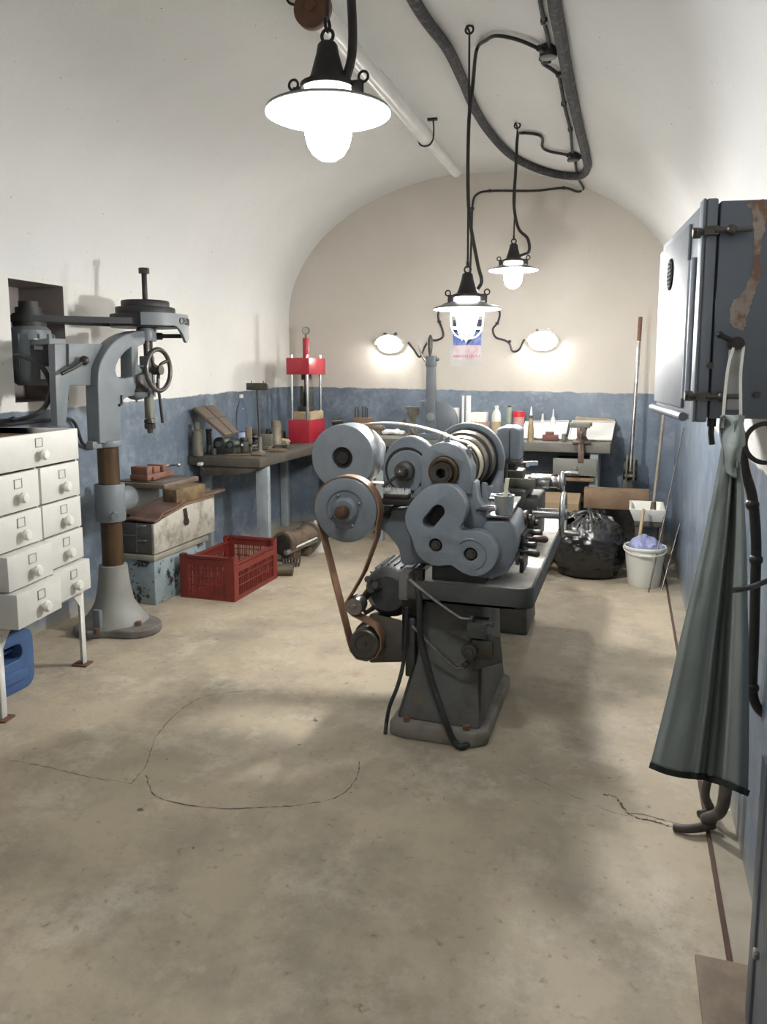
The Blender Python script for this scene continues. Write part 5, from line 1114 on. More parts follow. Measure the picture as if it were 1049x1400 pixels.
tag(b.build('paper_wad', PAPER), 'crumpled white paper on the back bench left of the arbor vise', 'paper')
p_, k = stand(565, 596, CZ); t = thing('leg_vise', 'brown-grey vise with a wide flat top on the back bench', 'vise', p_); p_ = p_+V((0, 0, ez))
b = MB(); b.lathe([(0, 0), (8*k, 0), (7*k, 4*k), (4*k, 9*k), (4*k, 18*k), (5*k, 24*k), (9*k, 30*k), (9*k, 36*k), (0, 36*k)], p_, n=20, sy=.7); b.build('vise_body', OLIVE, t)
b = MB(); b.box(p_+V((0, 0, 38*k)), (20*k, .06, 4*k)); b.build('vise_jaw', OLIVE, t, .003)
b = MB(); b.cyl(p_+V((-4*k, -.03, 19*k)), p_+V((-9*k, -.07, 19*k)), 4.2*k, n=16); b.cyl(p_+V((-7*k, -.05, 19*k)), p_+V((4*k, -.09, 4*k)), .008, n=8); b.build('vise_handle', OLIVE, t)
# lever shear
p_, k = stand(590, 604, CZ); sy_ = p_.y = 6.66; k = mpp(PY(590, 560, sy_)); f = lambda x, y: PY(x, y, sy_)
t = thing('lever_shear', 'grey hand lever shear with an upright lever on the back bench', 'lever shear', (p_.x, sy_, CZ))
b = MB(); b.prism([f(x, y) for x, y in ((581, 601.5), (597, 601.5), (596, 560), (594, 500), (592, 487), (584, 487), (583, 500), (582, 560))], (0, .06, 0)); b.build('lever_column', mat('shear_grey', (.10, .115, .13), .45, 0, (.06, .068, .075), 8, .5), t, .006)
cw_ = f(597, 577); b = MB(); R = 28*k
pr = [cw_+V((R*math.cos(a), .03, R*math.sin(a))) for a in [math.radians(-30+160*i/24) for i in range(25)]]+[cw_+V((-6*k, .03, 2*k)), cw_+V((-4*k, .03, -16*k)), cw_+V((14*k, .03, -16*k))]
b.prism(pr, (0, .05, 0)); b.build('blade_sector', MATS['shear_grey'], t, .008)
b = MB(); b.torus(cw_+V((2*k, .028, 0)), (0, 1, 0), 17*k, .004, 28, 6, 0, PI*.8, (1, 0, 0)); b.build('sector_groove', GREYD, t)
b = MB(); b.prism([f(x, y) for x, y in ((574, 549), (584, 546), (584, 556), (578, 556))], (0, .05, 0)); b.build('shear_stop', MATS['shear_grey'], t, .004)
b = MB(); b.box2((f(576, 0).x if False else PY(576, 600, sy_).x, sy_-.05, CZ+ez), (PY(626, 600, sy_).x, sy_+.14, CZ+.05)); b.build('shear_foot', MATS['shear_grey'], t, .006)
b = MB(); b.cyl(f(589, 570)+V((0, -.012, 0)), f(589, 570)+V((0, 0, 0)), 6*k, n=24); b.build('pivot_boss', GREYB, t, .003)
b = MB(); g0, g1 = f(587, 487)+V((0, .03, 0)), f(587.5, 457)+V((0, .03, 0)); h = (g1-g0).length; b.lathe([(.01, 0), (.018, h*.2), (.025, h*.5), (.024, h*.75), (.012, h*.95), (0, h)], g0, g1-g0, 18); b.build('lever_grip', TOOLD, t)
b = MB(); b.box(f(588.5, 494)+V((0, .03, 0)), (14*k, .075, 15*k)); b.cyl(f(594, 492)+V((0, .03, 0)), f(600, 491)+V((0, .03, 0)), .014, n=10); b.build('grip_collar', MATS['shear_grey'], t, .01)
b = MB(); b.tube([f(583, 496)+V((0, .03, 0)), f(577, 487)+V((0, .02, 0)), f(571, 472)+V((0, .02, 0))], lambda u: .012-.006*u, 8, sub=4); b.build('trip_lever', STEEL, t)
# white tubes, boxes and bottles
for (x, w_, h, lb_) in ((633, 1.8, 43, 'thin white tube standing on the back bench right of the lever shear'), (640, 3.6, 43, 'thick white tube standing on the back bench before the blue wall')):
    p_, k = stand(x, 584, CZ, 7.1); b = MB(); b.pipe(p_+V((0, 0, ez)), p_+V((0, 0, (h+DY)*k)), w_*k, w_*k*.8, 20); tag(b.build('white_tube', ENAMEL), lb_, 'tube', 'white tubes on the back bench')
def boxitem(name, x0, x1, y0, y1, dep, m, label, cat, yoff=0., rot=0., bev=.003):
    p_, k = stand((x0+x1)/2, y1, CZ, 7.28-dep/2); y1 += DY
    b = MB(); b.box(p_+V((0, 0, (y1-y0)*k/2+ez)), ((x1-x0)*k, dep, (y1-y0)*k), (0, 0, rot)); return tag(b.build(name, m, None, bev), label, cat)
boxitem('paper_box', 616, 627, 558, 586, .08, PAPER, 'white paper box between the lever shear and the white tubes', 'box', .05)
boxitem('cardboard_box', 645, 668, 577, 590, .15, mat('pink_brown_card', (.45, .29, .21), .8, 0, (.35, .22, .16), 10, .5), 'flat pinkish cardboard box left of the white bottle', 'box', .1)
CARTON_Z = max((o.matrix_basis @ V(c)).z for o in bpy.data.objects if o.name.startswith('cardboard_box') for c in [v.co for v in o.data.vertices])+.001
boxitem('flat_carton', 645, 666, 582, 586, .14, PAPER, 'thin white carton lying on the pinkish cardboard box', 'carton', .1).location.z = CARTON_Z
def bottle(x, yb, prof, label, m, capm, cap, labm=None, cat='bottle', lab=None):
    p_, k = stand(x, yb, CZ, 7.1); p_ = p_+V((0, .0, ez)); kv = k*(1+DY/(cap[1])); t = thing('bottle' if cat == 'bottle' else 'paint_can', label, cat, p_)
    b = MB(); b.lathe([(0, 0)]+[(r*k, h*kv) for r, h in prof]+[(0, prof[-1][1]*kv)], p_, n=24); b.build('bottle_body' if cat == 'bottle' else 'can_body', m, t)
    b = MB(); r, h0, h1, r2 = cap; b.lathe([(0, h0*kv), (r*k, h0*kv), (r2*k, h1*kv), (0, h1*kv)], p_, n=18); b.build('bottle_cap' if cat == 'bottle' else 'can_lid', capm, t)
    if lab:
        b = MB(); b.pipe(p_+V((0, 0, lab[1]*kv)), p_+V((0, 0, lab[2]*kv)), lab[0]*k+.001, lab[0]*k-.002, 24); b.build('bottle_label', labm, t)
bottle(678.5, 596, [(6.2, 0), (6.4, 2), (6.4, 28), (5, 33), (2.6, 36), (2.5, 38)], 'white plastic bottle with a brown label on the back bench', WPLAS, WPLAS, (2.8, 38, 41, 2.6), mat('tan_label', (.45, .36, .22), .7), lab=(6.4, 3, 20))
bottle(696, 594, [(3.9, 0), (4, 2), (4, 33), (3, 36), (2, 37)], 'slim grey-green bottle right of the white plastic bottle', mat('grey_green_glass', (.26, .3, .24), .3), TOOLD, (2.2, 37, 39, 2.1))
bottle(709, 592, [(7.5, 0), (7.8, 1), (7.8, 22), (8, 23)], 'round can with a bright red lid on the back bench', mat('pink_white_can', (.6, .42, .38), .5, 0, (.5, .12, .1), 12, .7), mat('bright_red_lid', (.6, .03, .04), .4), (8.4, 22, 28, 8.2), cat='paint can')
bottle(725.5, 604, [(4, 0), (4.2, 2), (4.2, 16), (3, 27), (2, 32)], 'brown glue bottle with a dark collar and white nozzle on the back bench', mat('glue_brown', (.26, .19, .1), .4, 0, (.4, .33, .2), 20, .4), TOOLD, (2.6, 32, 36, 2.3))
p_, k = stand(725.5, 604, CZ, 7.1); b = MB(); b.lathe([(1.9*k, 36*k), (.5*k, 48*k), (0, 48*k)], p_+V((0, 0, ez)), n=14); b.lathe([(1.9*k, 36*k), (0, 36*k)], p_+V((0, 0, ez)), n=14)
gl = [o for o in bpy.data.objects if o.get('label', '').startswith('brown glue')][0]; b.build('nozzle', ENAMEL, gl)
bottle(741.5, 592, [(2.3, 0), (2.3, 18)], 'thin white tube bottle behind the left white tray', WPLAS, WPLAS, (1.6, 18, 24, 1.4))
bottle(756, 592, [(5.2, 0), (5, 14), (1.8, 22)], 'white cone-topped bottle behind the left white tray', WPLAS, WPLAS, (1.2, 22, 30, .8))
bottle(771, 604, [(2.9, 0), (3, 1), (3, 9), (2.2, 11)], 'small bottle with a tall white cap in front of the trays', OLIVE, ENAMEL, (1.9, 11, 20, 1.7))
def leantray(pts, label, rim=True):
    # pts: bottom-left, bottom-right, top-right, top-left pixels; bottom on the bench front, top leaning back
    B0, B1 = PZ(*pts[0], CZ), PZ(*pts[1], CZ); B0 = V((B0.x, 6.86, CZ+.006)); B1 = V((PY(*pts[1], 6.86).x, 6.86, CZ+.006)); B0.x = PY(*pts[0], 6.86).x
    T1, T0 = PY(*pts[2], 7.12), PY(*pts[3], 7.12)
    n_ = (B1-B0).cross(T0-B0).normalized()
    if n_.y > 0: n_ = -n_
    b = MB(); b.hexa([B0, B1, T1, T0], [q_+n_*.006 for q_ in (B0, B1, T1, T0)])
    if rim:
        for a_, c_ in ((B0, B1), (B1, T1), (T1, T0), (T0, B0)): b.tube([a_+n_*.012, c_+n_*.012], .006, 6)
    o = b.build('white_tray', mat('tray_white', (.58, .58, .56), .6)); tag(o, label, 'tray', 'white trays leaning on the back wall')
    s = MB(); s.box2((min(B0.x, T0.x)+.05, 7.0, CZ+.0015), (max(B1.x, T1.x)-.08, 7.06, min(T0.z, T1.z)-.07)); s.build('prop_block', WOODL, o)
    return o
leantray([(712, 603), (772, 603), (777.5, 577), (719, 578)], 'left white tray propped up behind the red-brown block on the back bench')
leantray([(777, 603), (836, 602), (841, 578), (783, 577)], 'right white tray propped up behind the front vise on the back bench')
b = MB(); A_, B2 = PY(787, 574, 7.18), PY(840, 577, 7.18); b.hexa([A_+V((0, 0, 0)), B2, B2+V((0, .1, 0)), A_+V((0, .1, 0))], [A_+V((0, 0, .025)), B2+V((0, 0, .02)), B2+V((0, .1, .02)), A_+V((0, .1, .025))])
b.hexa([V((A_.x+.02, 7.2, CZ+.001)), V((B2.x-.02, 7.2, CZ+.001)), V((B2.x-.02, 7.27, CZ+.001)), V((A_.x+.02, 7.27, CZ+.001))], [V((A_.x+.02, 7.2, A_.z)), V((B2.x-.02, 7.2, B2.z)), V((B2.x-.02, 7.27, B2.z)), V((A_.x+.02, 7.27, A_.z))])
tag(b.build('plank_shelf', WOODL), 'pale plank edge showing over the right white tray', 'plank')
p_, k = stand(752, 603, CZ); b = MB(); b.box(p_+V((0, .04, 4*k+ez)), (21*k, .07, 8*k)); b.box(p_+V((-1*k, .04, 10*k)), (11*k, .06, 5*k)); tag(b.build('red_block', mat('red_brown_block', (.14, .05, .04), .6, 0, (.1, .035, .03), 10, .5), None, .004), 'red-brown stepped block in front of the left white tray', 'block')
# vise on the bench front
vx = PY(795, 604, 6.56).x
t = thing('bench_vise', 'reddish-brown bench vise bolted to the front edge of the back bench', 'vise', (vx, 6.6, CZ)); k = mpp(V((vx, 6.6, CZ)))
RV = mat('red_brown_vise', (.13, .085, .07), .5, .3, (.07, .05, .04), 12, .6)
b = MB(); b.box((vx, 6.63, CZ+.012), (24*k, .14, .022)); b.lathe([(0, .02), (10*k, .02), (6*k, .06), (6.5*k, .11), (10*k, .15), (0, .15)], (vx, 6.64, CZ), n=20, sy=.8); b.build('vise_body', RV, t, .003)
b = MB(); b.box((vx-2*k, 6.62, CZ+.16), (30*k, .05, .03)); b.box((vx-2*k, 6.56, CZ+.155), (26*k, .035, .04)); b.build('vise_jaw', OLIVE, t, .003)
b = MB(); b.box((vx, 6.55, CZ+.10), (11*k, .12, .07)); b.cyl((vx, 6.49, CZ+.1), (vx, 6.45, CZ+.1), .014); b.cyl((vx-.01, 6.46, CZ+.14), (vx+.01, 6.46, CZ-.05), .006); b.build('vise_screw', RV, t, .003)
b = MB(); b.box((vx, 6.58, CZ-.08), (8*k, .03, .16)); b.build('vise_leg', RV, t, .003)
# poster
t = thing('poster', 'small blue and pink paper poster on the back wall behind the caged lamp', 'poster', PY(638, 468, YB))
pa, pb = PY(616, 437, YB-.004), PY(660, 500, YB-.004); W_, H_ = pb.x-pa.x, pa.z-pb.z
def pq(u, v, dy=0): return V((pa.x+W_*u, YB-.004-dy, pb.z+H_*v))
def prect(name, u0, u1, v0, v1, dy, m): b = MB(); b.hexa([pq(u0, v0, dy), pq(u1, v0, dy), pq(u1, v0, dy-.0008), pq(u0, v0, dy-.0008)], [pq(u0, v1, dy), pq(u1, v1, dy), pq(u1, v1, dy-.0008), pq(u0, v1, dy-.0008)]); return b.build(name, m, t)
prect('paper_sheet', 0, 1, 0, 1, 0, mat('poster_paper', (.5, .5, .485), .7))
prect('dark_sky_panel', .09, .95, .72, .99, .001, mat('poster_navy', (.035, .035, .06), .6))
prect('blue_panel', .09, .95, .44, .72, .001, mat('poster_blue', (.11, .17, .45), .6, 0, (.3, .35, .6), 9, .8))
prect('pink_panel', .09, .95, .13, .44, .001, mat('poster_pink', (.58, .4, .43), .6, 0, (.66, .6, .6), 7, .9))
b = MB(); b.prism([pq(u, v, .003) for u, v in ((.3, .8), (.62, .8), (.72, .66), (.5, .45), (.42, .6), (.36, .52), (.28, .66))], (0, .001, 0)); b.build('white_figure', PAPER, t)
b = MB(); b.prism([pq(u, v, .0042) for u, v in ((.5, .44), (.56, .47), (.72, .6), (.7, .66), (.6, .6), (.5, .5))], (0, .001, 0)); b.build('blue_tool_shape', MATS['poster_navy'], t)
b = MB(); b.add_mesh(text_mesh('RABIOTEZ LES FILS', .031, .0004), frame(pq(.515, .205, .0022), (1, 0, 0), (0, 0, 1))); b.build('poster_title', mat('poster_red_ink', (.24, .05, .08), .6), t)

# --- back right corner: lever machine, plank, stool, buckets, bag
t = thing('lever_pump', 'iron lever machine with a long upright pole in the back right corner', 'lever machine', (PY(858, 690, 7.0).x, 7.0, 0))
lx = PY(862, 640, 7.0)
b = MB(); b.box2((lx.x-.12, 6.92, 0), (lx.x+.06, 7.2, .42)); b.hexa([(lx.x-.09, 6.95, .42), (lx.x+.04, 6.95, .42), (lx.x+.04, 7.15, .42), (lx.x-.09, 7.15, .42)], [(lx.x-.05, 6.98, lx.z-.08), (lx.x+.03, 6.98, lx.z-.08), (lx.x+.03, 7.1, lx.z-.08), (lx.x-.05, 7.1, lx.z-.08)])
b.lathe([(0, -.06), (.09, -.06), (.10, 0), (.09, .06), (0, .06)], (lx.x, 7.03, lx.z-.02), (1, 0, 0), 24); b.build('machine_body', TOOLD, t, .006)
b = MB()
for s in (-1, 1): b.box((lx.x+s*.03, 6.93, lx.z+.01), (.014, .05, .22))
b.cyl((lx.x-.045, 6.93, lx.z-.06), (lx.x+.045, 6.93, lx.z-.06), .014); b.build('clevis', OLIVE, t, .003)
b = MB(); pt = PY(876, 434, 7.05); b.cyl((lx.x, 6.935, lx.z-.02), pt, .0165, n=14); b.build('lever_pole', STEEL, t)
e = MB(); d_ = (pt-V((lx.x, 6.935, lx.z))).normalized(); e.cyl(pt-d_*.2, pt+d_*.004, .0172, n=14); e.build('rusty_pole_tip', RUST, t)
A_ = PY(799, 668, 6.45); B2 = PY(892, 670, 6.45); zlo = PY(830, 696, 6.45).z
b = MB(); b.box2((A_.x, 6.45, zlo), (B2.x-.02, 6.50, A_.z)); b.box2((A_.x, 6.50, A_.z-.035), (B2.x-.02, 6.585, A_.z)); t = thing('plank_bench', 'low brown plank bench behind the black rubbish bag', 'bench', ((A_.x+B2.x)/2, 6.6, 0)); b.build('plank_top', WOODB, t, .004)
for x in (A_.x+.07, B2.x-.1):
    b = MB(); b.box2((x, 6.502, 0), (x+.05, 6.537, A_.z-.035)); b.build('leg', WOODB, t, .003); b = MB(); b.box2((x, 6.545, 0), (x+.05, 6.58, A_.z-.035)); b.build('leg', WOODB, t, .003)
b = MB(); p_ = PZ(780, 690, .47); b.hexa([(-.72, 6.30, 0), (-.36, 6.30, 0), (-.36, 6.56, 0), (-.72, 6.56, 0)], [(-.72, 6.30, .50), (-.36, 6.30, .50), (-.36, 6.56, .55), (-.72, 6.56, .55)]); tag(b.build('cardboard_box', CARD), 'brown cardboard box behind the lathe handwheel and the black bag', 'box')
b = MB(); q_ = PY(840, 700, 6.3); b.lathe([(0, 0), (.10, 0), (.11, .02), (.11, .3), (.06, .36), (.04, .40), (0, .40)], (q_.x-.05, 6.335, 0), n=24); tag(b.build('plastic_canister', mat('milky_canister', (.42, .42, .38), .5)), 'milky plastic canister under the plank bench', 'canister')
# rubbish bag
t_ = V((-.265, 6.0, 0))
b = MB(); b.sph((0, 0, .235), .30, (1.03, .84, .80), 128, 84)
for v in b.bm.verts:
    c = v.co.copy(); h = max(0, min(1, c.z/.47))
    wr = abs(noise.noise(V((c.x*6, c.y*6, c.z*3))))*.045 + abs(noise.noise(V((c.x*14, c.y*14, c.z*9+4))))*.03 + abs(noise.noise(V((c.x*24, c.y*24, c.z*20))))*.026
    wr += .030*(1-abs(noise.noise(V((c.x*7, c.y*7, c.z*13+9)))))**5 + .018*(1-abs(noise.noise(V((c.x*15+3, c.y*15, c.z*24)))))**5
    s = 1.02+.10*noise.noise(c*3)-wr*1.5
    if h < .7: s *= 1+.12*(1-h/.7)
    v.co = V((c.x*s, c.y*s, c.z))
    if v.co.z < .06: v.co.z *= .35; v.co.x *= 1.0
    if h > .72:
        a = math.atan2(c.y, c.x); v.co.z += (.05*noise.noise(V((math.cos(a)*3, math.sin(a)*3, 1)))+.03*abs(noise.noise(c*16)))*(h-.72)*3.5
    v.co.z = max(.002, v.co.z); v.co += t_
bag = b.build('rubbish_bag', BAG, sharp=180); tag(bag, 'full black plastic rubbish bag on the floor beside the white bucket', 'rubbish bag')
b = MB()
for a, r in ((2.4, .16), (1.2, .12), (3.4, .13), (.2, .14)):
    def fl(u, v, a=a, r=r):
        w = (u-.5)*.16*(.4+v); x = t_.x-.06+math.cos(a)*v*r-math.sin(a)*w; y = t_.y-.04+math.sin(a)*v*r+math.cos(a)*w
        return (x, y, .415+.10*v*(1-v*.5)+.02*noise.noise(V((u*6, v*6, a))))
    b.grid(fl, 14, 10)
b.build('bag_neck', BAG, bag, sharp=180, solid=.002)
b = MB(); b.sph((0, 0, .15), .15, (.9, .8, 1), 48, 32)
for v in b.bm.verts:
    c = v.co.copy(); v.co = V((c.x*(1-.25*abs(noise.noise(c*14))), c.y*(1-.25*abs(noise.noise(c*14))), max(.0, c.z+.02*noise.noise(c*9)))) + V((-.63, 6.05, .001))
tag(b.build('small_rubbish_bag', BAG, sharp=180), 'smaller dark bag squeezed between the big black bag and the lathe', 'rubbish bag')
# stool with sink tray
sx0, sx1, syf, syb = PY(868, 700, 6.05).x, PY(911, 700, 6.05).x, 6.05, 6.36; sz = PY(880, 713, 6.05).z
t = thing('stool', 'dark wooden stool carrying the white tray by the right wall', 'stool', ((sx0+sx1)/2, 6.2, 0))
b = MB(); b.box2((sx0, syf, sz-.04), (sx1, syb, sz)); b.build('seat', WOODD, t, .004)
for x in (sx0+.01, sx1-.045):
    for y in (syf+.01, syb-.045):
        b = MB(); b.box2((x, y, 0), (x+.035, y+.035, sz-.04)); b.build('leg', WOODD, t, .003)
b = MB(); b.box2((sx0+.02, syf+.02, .18), (sx1-.02, syf+.04, .22)); b.build('stretcher', WOODD, t, .003)
t0 = PY(861, 682, 6.03); t1 = PY(911, 682, 6.03); tz = PY(880, 694, 6.0).z
b = MB(); wT = [(t0.x, 6.0), (t1.x+.0, 6.0), (t1.x+.0, 6.42), (t0.x, 6.42)]; wB = [(t0.x+.04, 6.04), (t1.x-.02, 6.04), (t1.x-.02, 6.38), (t0.x+.04, 6.38)]
def tr(pts, z): return [V((x, y, z)) for x, y in pts]
o1, o2 = tr(wB, sz+.001), tr(wT, sz+.10)
i1 = [V((p.x+(.012 if i in (0, 3) else -.012), p.y+(.012 if i < 2 else -.012), sz+.013)) for i, p in enumerate(o1)]; i2 = [V((p.x+(.018 if i in (0, 3) else -.018), p.y+(.018 if i < 2 else -.018), sz+.10)) for i, p in enumerate(o2)]
vv = [[b.bm.verts.new(p) for p in r_] for r_ in (o1, o2, i2, i1)]
b._f(vv[0][::-1]); b._f(vv[3])
for r_ in range(3):
    for i in range(4): b._f([vv[r_][i], vv[r_][(i+1) % 4], vv[r_+1][(i+1) % 4], vv[r_+1][i]])
tag(b.build('white_tray', WPLAS, None, .004), 'deep white plastic tray standing on the dark stool', 'tray')
A_ = V((PY(893, 688, 6.2).x, 6.2, sz+.035)); B2 = PY(908, 566, 6.42); t = thing('broom', 'broom with a dark head standing in the white tray', 'broom', A_)
d_ = (B2-A_); b = MB(); b.cyl(A_+d_*.06, B2, .013, n=12); b.build('broom_handle', mat('worn_broom_handle', (.22, .19, .15), .5, 0, (.12, .09, .06), 8, .6), t)
b = MB(); b.cyl(A_, A_+d_*.12, .026, .018, 14); b.box(A_+V((-.05, .01, .01)), (.13, .06, .03)); b.build('broom_head', mat('dark_broom_head', (.07, .045, .03), .7), t, .004)
p_ = PZ(911, 690, sz+.11); 
# bucket
p_ = V((.15, 5.84, 0)); t = thing('bucket', 'white plastic bucket holding a blue bag near the right wall', 'bucket', p_)
b = MB(); b.lathe([(0, 0), (.108, 0), (.112, .005), (.142, .275), (.152, .277), (.152, .292), (.146, .296), (.139, .29), (.107, .012), (0, .012)], p_, n=40); b.build('bucket_body', mat('white_bucket', (.66, .67, .62), .4, 0, (.55, .55, .5), 6, .4), t)
b = MB(); b.tube([p_+V(q_) for q_ in ((-.154, 0, .28), (-.14, -.085, .268), (-.09, -.14, .255), (0, -.163, .25), (.09, -.14, .255), (.14, -.085, .268), (.154, 0, .28))], .003, 6, sub=5); b.cyl(p_+V((-.04, -.163, .25)), p_+V((.04, -.163, .25)), .008, n=10); b.build('bail_handle', WPLAS, t)
b = MB(); b.sph((0, 0, 0), .13, (1, .9, .55), 40, 24)
for v in b.bm.verts: c = v.co.copy(); s = 1-.45*abs(noise.noise(c*16)); v.co = V((c.x*s, c.y*s, c.z*(1+.7*noise.noise(c*13)+.4*abs(noise.noise(c*30)))))+p_+V((.01, .01, .285))
tag(b.build('plastic_bag', mat('lilac_blue_bag', (.3, .32, .52), .3, 0, (.2, .22, .42), 12, .6), sharp=180), 'crumpled lilac-blue plastic bag stuffed in the white bucket', 'bag')
b = MB(); b.cyl(p_+V((-.05, .02, .25)), p_+V((-.02, .09, .55)), .012, n=10); tag(b.build('wooden_stick', WOODL), 'short wooden handle sticking out of the white bucket', 'stick')
# rods leaning on the right wall
for (x, y, x2, y2, lb_) in ((887, 810, 935, 585, 'long thin rod leaning from the floor up to the grey wall box'), (905, 806, 930, 715, 'short thin rod leaning on the right wall behind the bucket')):
    A_ = PZ(x, y, .003); B2 = PX(x2, y2, XR-.012); b = MB(); b.cyl(A_, B2, .005, n=8); tag(b.build('thin_rod', DSTEEL), lb_, 'rod')
# ================================================================== RIGHT WALL: GREY BOX, APRON, CONDUITS, DOOR
N_, F_ = V((.172, 2.24, 0)), V((.0925, 2.99, 0))         # near and far bottom corners of the room-side face (turned 6 degrees)
fd = (F_-N_).normalized(); od = V((-fd.y, fd.x, 0))      # along the face, out of the face
if od.x > 0: od = -od
fl_ = (F_-N_).length; bz0, bz1 = 1.417, 2.002
wb = thing('wall_box', 'large grey metal electrical box hung high on the right wall', 'electrical box', N_+V((.1, .3, bz0)))
def w3(u, o, z): return N_+fd*u+od*o+V((0, 0, z))
def wbox(b, u0, u1, o0, o1, z0, z1): return b.hexa([w3(u0, o0, z0), w3(u1, o0, z0), w3(u1, o1, z0), w3(u0, o1, z0)], [w3(u0, o0, z1), w3(u1, o0, z1), w3(u1, o1, z1), w3(u0, o1, z1)])
b = MB(); b.hexa([w3(.0, -.035, bz0+.01), w3(fl_-.01, -.035, bz0+.01), V((XR-.003, F_.y+.02, bz0+.01)), V((XR-.003, N_.y+.03, bz0+.01))], [w3(.0, -.035, bz1-.008), w3(fl_-.01, -.035, bz1-.008), V((XR-.003, F_.y+.02, bz1-.008)), V((XR-.003, N_.y+.03, bz1-.008))])
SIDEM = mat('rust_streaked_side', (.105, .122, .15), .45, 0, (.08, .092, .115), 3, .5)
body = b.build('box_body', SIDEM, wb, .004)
# rust streak running down the near side
pxl = lambda p_: (p_.x, p_.y)
RS = mat('rust_and_chalk', (.33, .28, .24), .8, 0, (.17, .085, .055), 26, .9, (.42, .58), .3, 80)
side0, side1 = w3(.0, -.035, 0), V((XR-.003, N_.y+.03, 0)); sdv = (side1-side0).normalized(); sn_ = V((sdv.y, -sdv.x, 0))
if sn_.y > 0: sn_ = -sn_
def sidept(x, y, o=.001):
    d = ray(x, y); k = (side0-EY).dot(sn_)/d.dot(sn_) ; return EY+d*k+sn_*o
stk = [(1022, 279), (1046, 274), (1049, 300), (1041, 330), (1040, 356), (1039, 383), (1032, 400), (1026, 420), (1020, 440), (1016, 452), (1010, 449), (1003, 447), (998, 436), (1001, 415), (1013, 402), (1023, 385), (1031, 360), (1032, 335), (1031, 310), (1029, 292)]
random.seed(5); b = MB(); b.prism([sidept(x+random.uniform(-1.6, 1.6), y+random.uniform(-1.2, 1.2)) for x, y in [pxl(p_) for p_ in spline([V((x, y, 0)) for x, y in stk], 6, True)]], sn_*-.002); b.build('rust_streak', RS, body)
# lid
b = MB(); wbox(b, 0, fl_, -.03, .0, bz0, bz1); b.build('box_lid', BOXGR, wb, .006, 3)
b = MB(); wbox(b, .19, fl_-.012, .0, .010, bz0+.03, bz1-.03); b.build('lid_panel', mat('satin_lid_panel', (.17, .185, .20), .5, .0, (.14, .155, .17), 3, .4, spec=.35), wb, .004)
for u in (.085, .135):
    b = MB(); b.tube([w3(u, .006, bz0+.06), w3(u, .006, bz1-.14)], .012, 10); b.build('lid_rib', BOXGR, wb)
b = MB(); wbox(b, .0, .05, .0, .008, bz0+.0, bz1); b.build('hinge_flange', BOXGR, wb, .003)
b = MB(); b.tube([w3(.12, .012, bz0+.008), w3(fl_, .012, bz0+.008)], .013, 12); b.build('bottom_roll', BOXGR, wb)
for z in (bz1-.085, bz0+.07):
    b = MB(); b.cyl(w3(.005, -.01, z), w3(.005, -.01, z)+sn_*.0+V((0, 0, 0)) + od*.03, .010, n=8)
    b.cyl(w3(-.018, -.02, z), w3(-.018, -.02, z)-od*.09, .007, n=12); b.sph(w3(-.018, -.06, z), .0135, n=12, m=8); b.cyl(w3(.02, .0, z), w3(.02, .028, z), .014, n=6); wbox(b, -.02, .022, -.03, .004, z-.011, z+.011); b.build('lid_clamp', DSTEEL, wb)
# badge: dark oval with a light ridged centre
bu, bzc = .48, 1.865
b = MB(); b.lathe([(0, 0), (.05, 0), (.05, .005), (0, .005)], w3(bu, .010, bzc), od, 32); bd = b.build('maker_badge', mat('badge_black', (.015, .015, .016), .9, spec=.1), wb, .001)
b = MB()
for k in range(-3, 4): wbox(b, bu-.034+abs(k)*.005, bu+.034-abs(k)*.005, .015, .018, bzc+k*.0125-.003, bzc+k*.0125+.003)
b.build('badge_lettering', mat('badge_grey', (.2, .2, .2), .9, spec=.1), bd)
# switch lever on the near side
lv = sidept(1003, 470, .0); b = MB(); b.cyl(lv, lv+sn_*.045, .017, n=18); b.build('lever_boss', IRON, wb, .002)
b = MB(); e_ = sidept(978, 459, .05); b.tube([lv+sn_*.035, e_], .007, 10); b.sph(e_, .009, n=12, m=8); b.build('switch_lever', IRON, wb)
b = MB(); b.hexa([sidept(x, y, .001) for x, y in ((990, 560), (1008, 560), (1012, 478), (996, 478))], [sidept(x, y, .022) for x, y in ((990, 560), (1008, 560), (1012, 478), (996, 478))]); b.build('lever_plate', mat('worn_lever_plate', (.3, .31, .31), .5, .2, (.2, .16, .13), 14, .6), wb, .004)
for (x, y) in ((971, 500), (1035, 540)):
    b = MB(); c = sidept(x, y, 0); b.cyl(c, c+sn_*.006, .009, n=12); b.build('side_bolt', GREYD, wb)
b = MB(); c = PY(973, 583, 2.3); b.cyl(c+V((0, 0, .03)), c, .012, n=12); b.tube([c, c+V((0, 0, -.02)), c+V((.004, .0, -.05))], .008, 8); b.build('bottom_gland', IRON, wb)
# apron hanging from the lever
AY = 2.03
ap = thing('work_apron', 'grey-green work apron hanging by white straps from the wall box', 'apron', PY(980, 1050, AY))
def lerp(a, b_, t): return a+(b_-a)*t
LE = spline([PY(x, y, AY) for x, y in ((990, 585), (982, 640), (966, 720), (948, 800), (929, 880), (911, 960), (889, 1046))], 8)
RE = spline([PY(x, y, AY) for x, y in ((1014, 640), (1018, 670), (1022, 740), (1024, 810), (1026, 890), (1027, 980), (1026, 1083))], 8)
prof = [(0, .012), (.10, -.004), (.30, -.012), (.42, .0), (.47, -.016), (.54, .03), (.61, .09), (.67, .085), (.73, -.03), (.86, -.045), (1, .035)]
def fold(u):
    for (a, x), (c, y) in zip(prof, prof[1:]):
        if u <= c: t = (u-a)/(c-a); t = t*t*(3-2*t); return x+(y-x)*t
    return prof[-1][1]
NVv = len(LE)-1
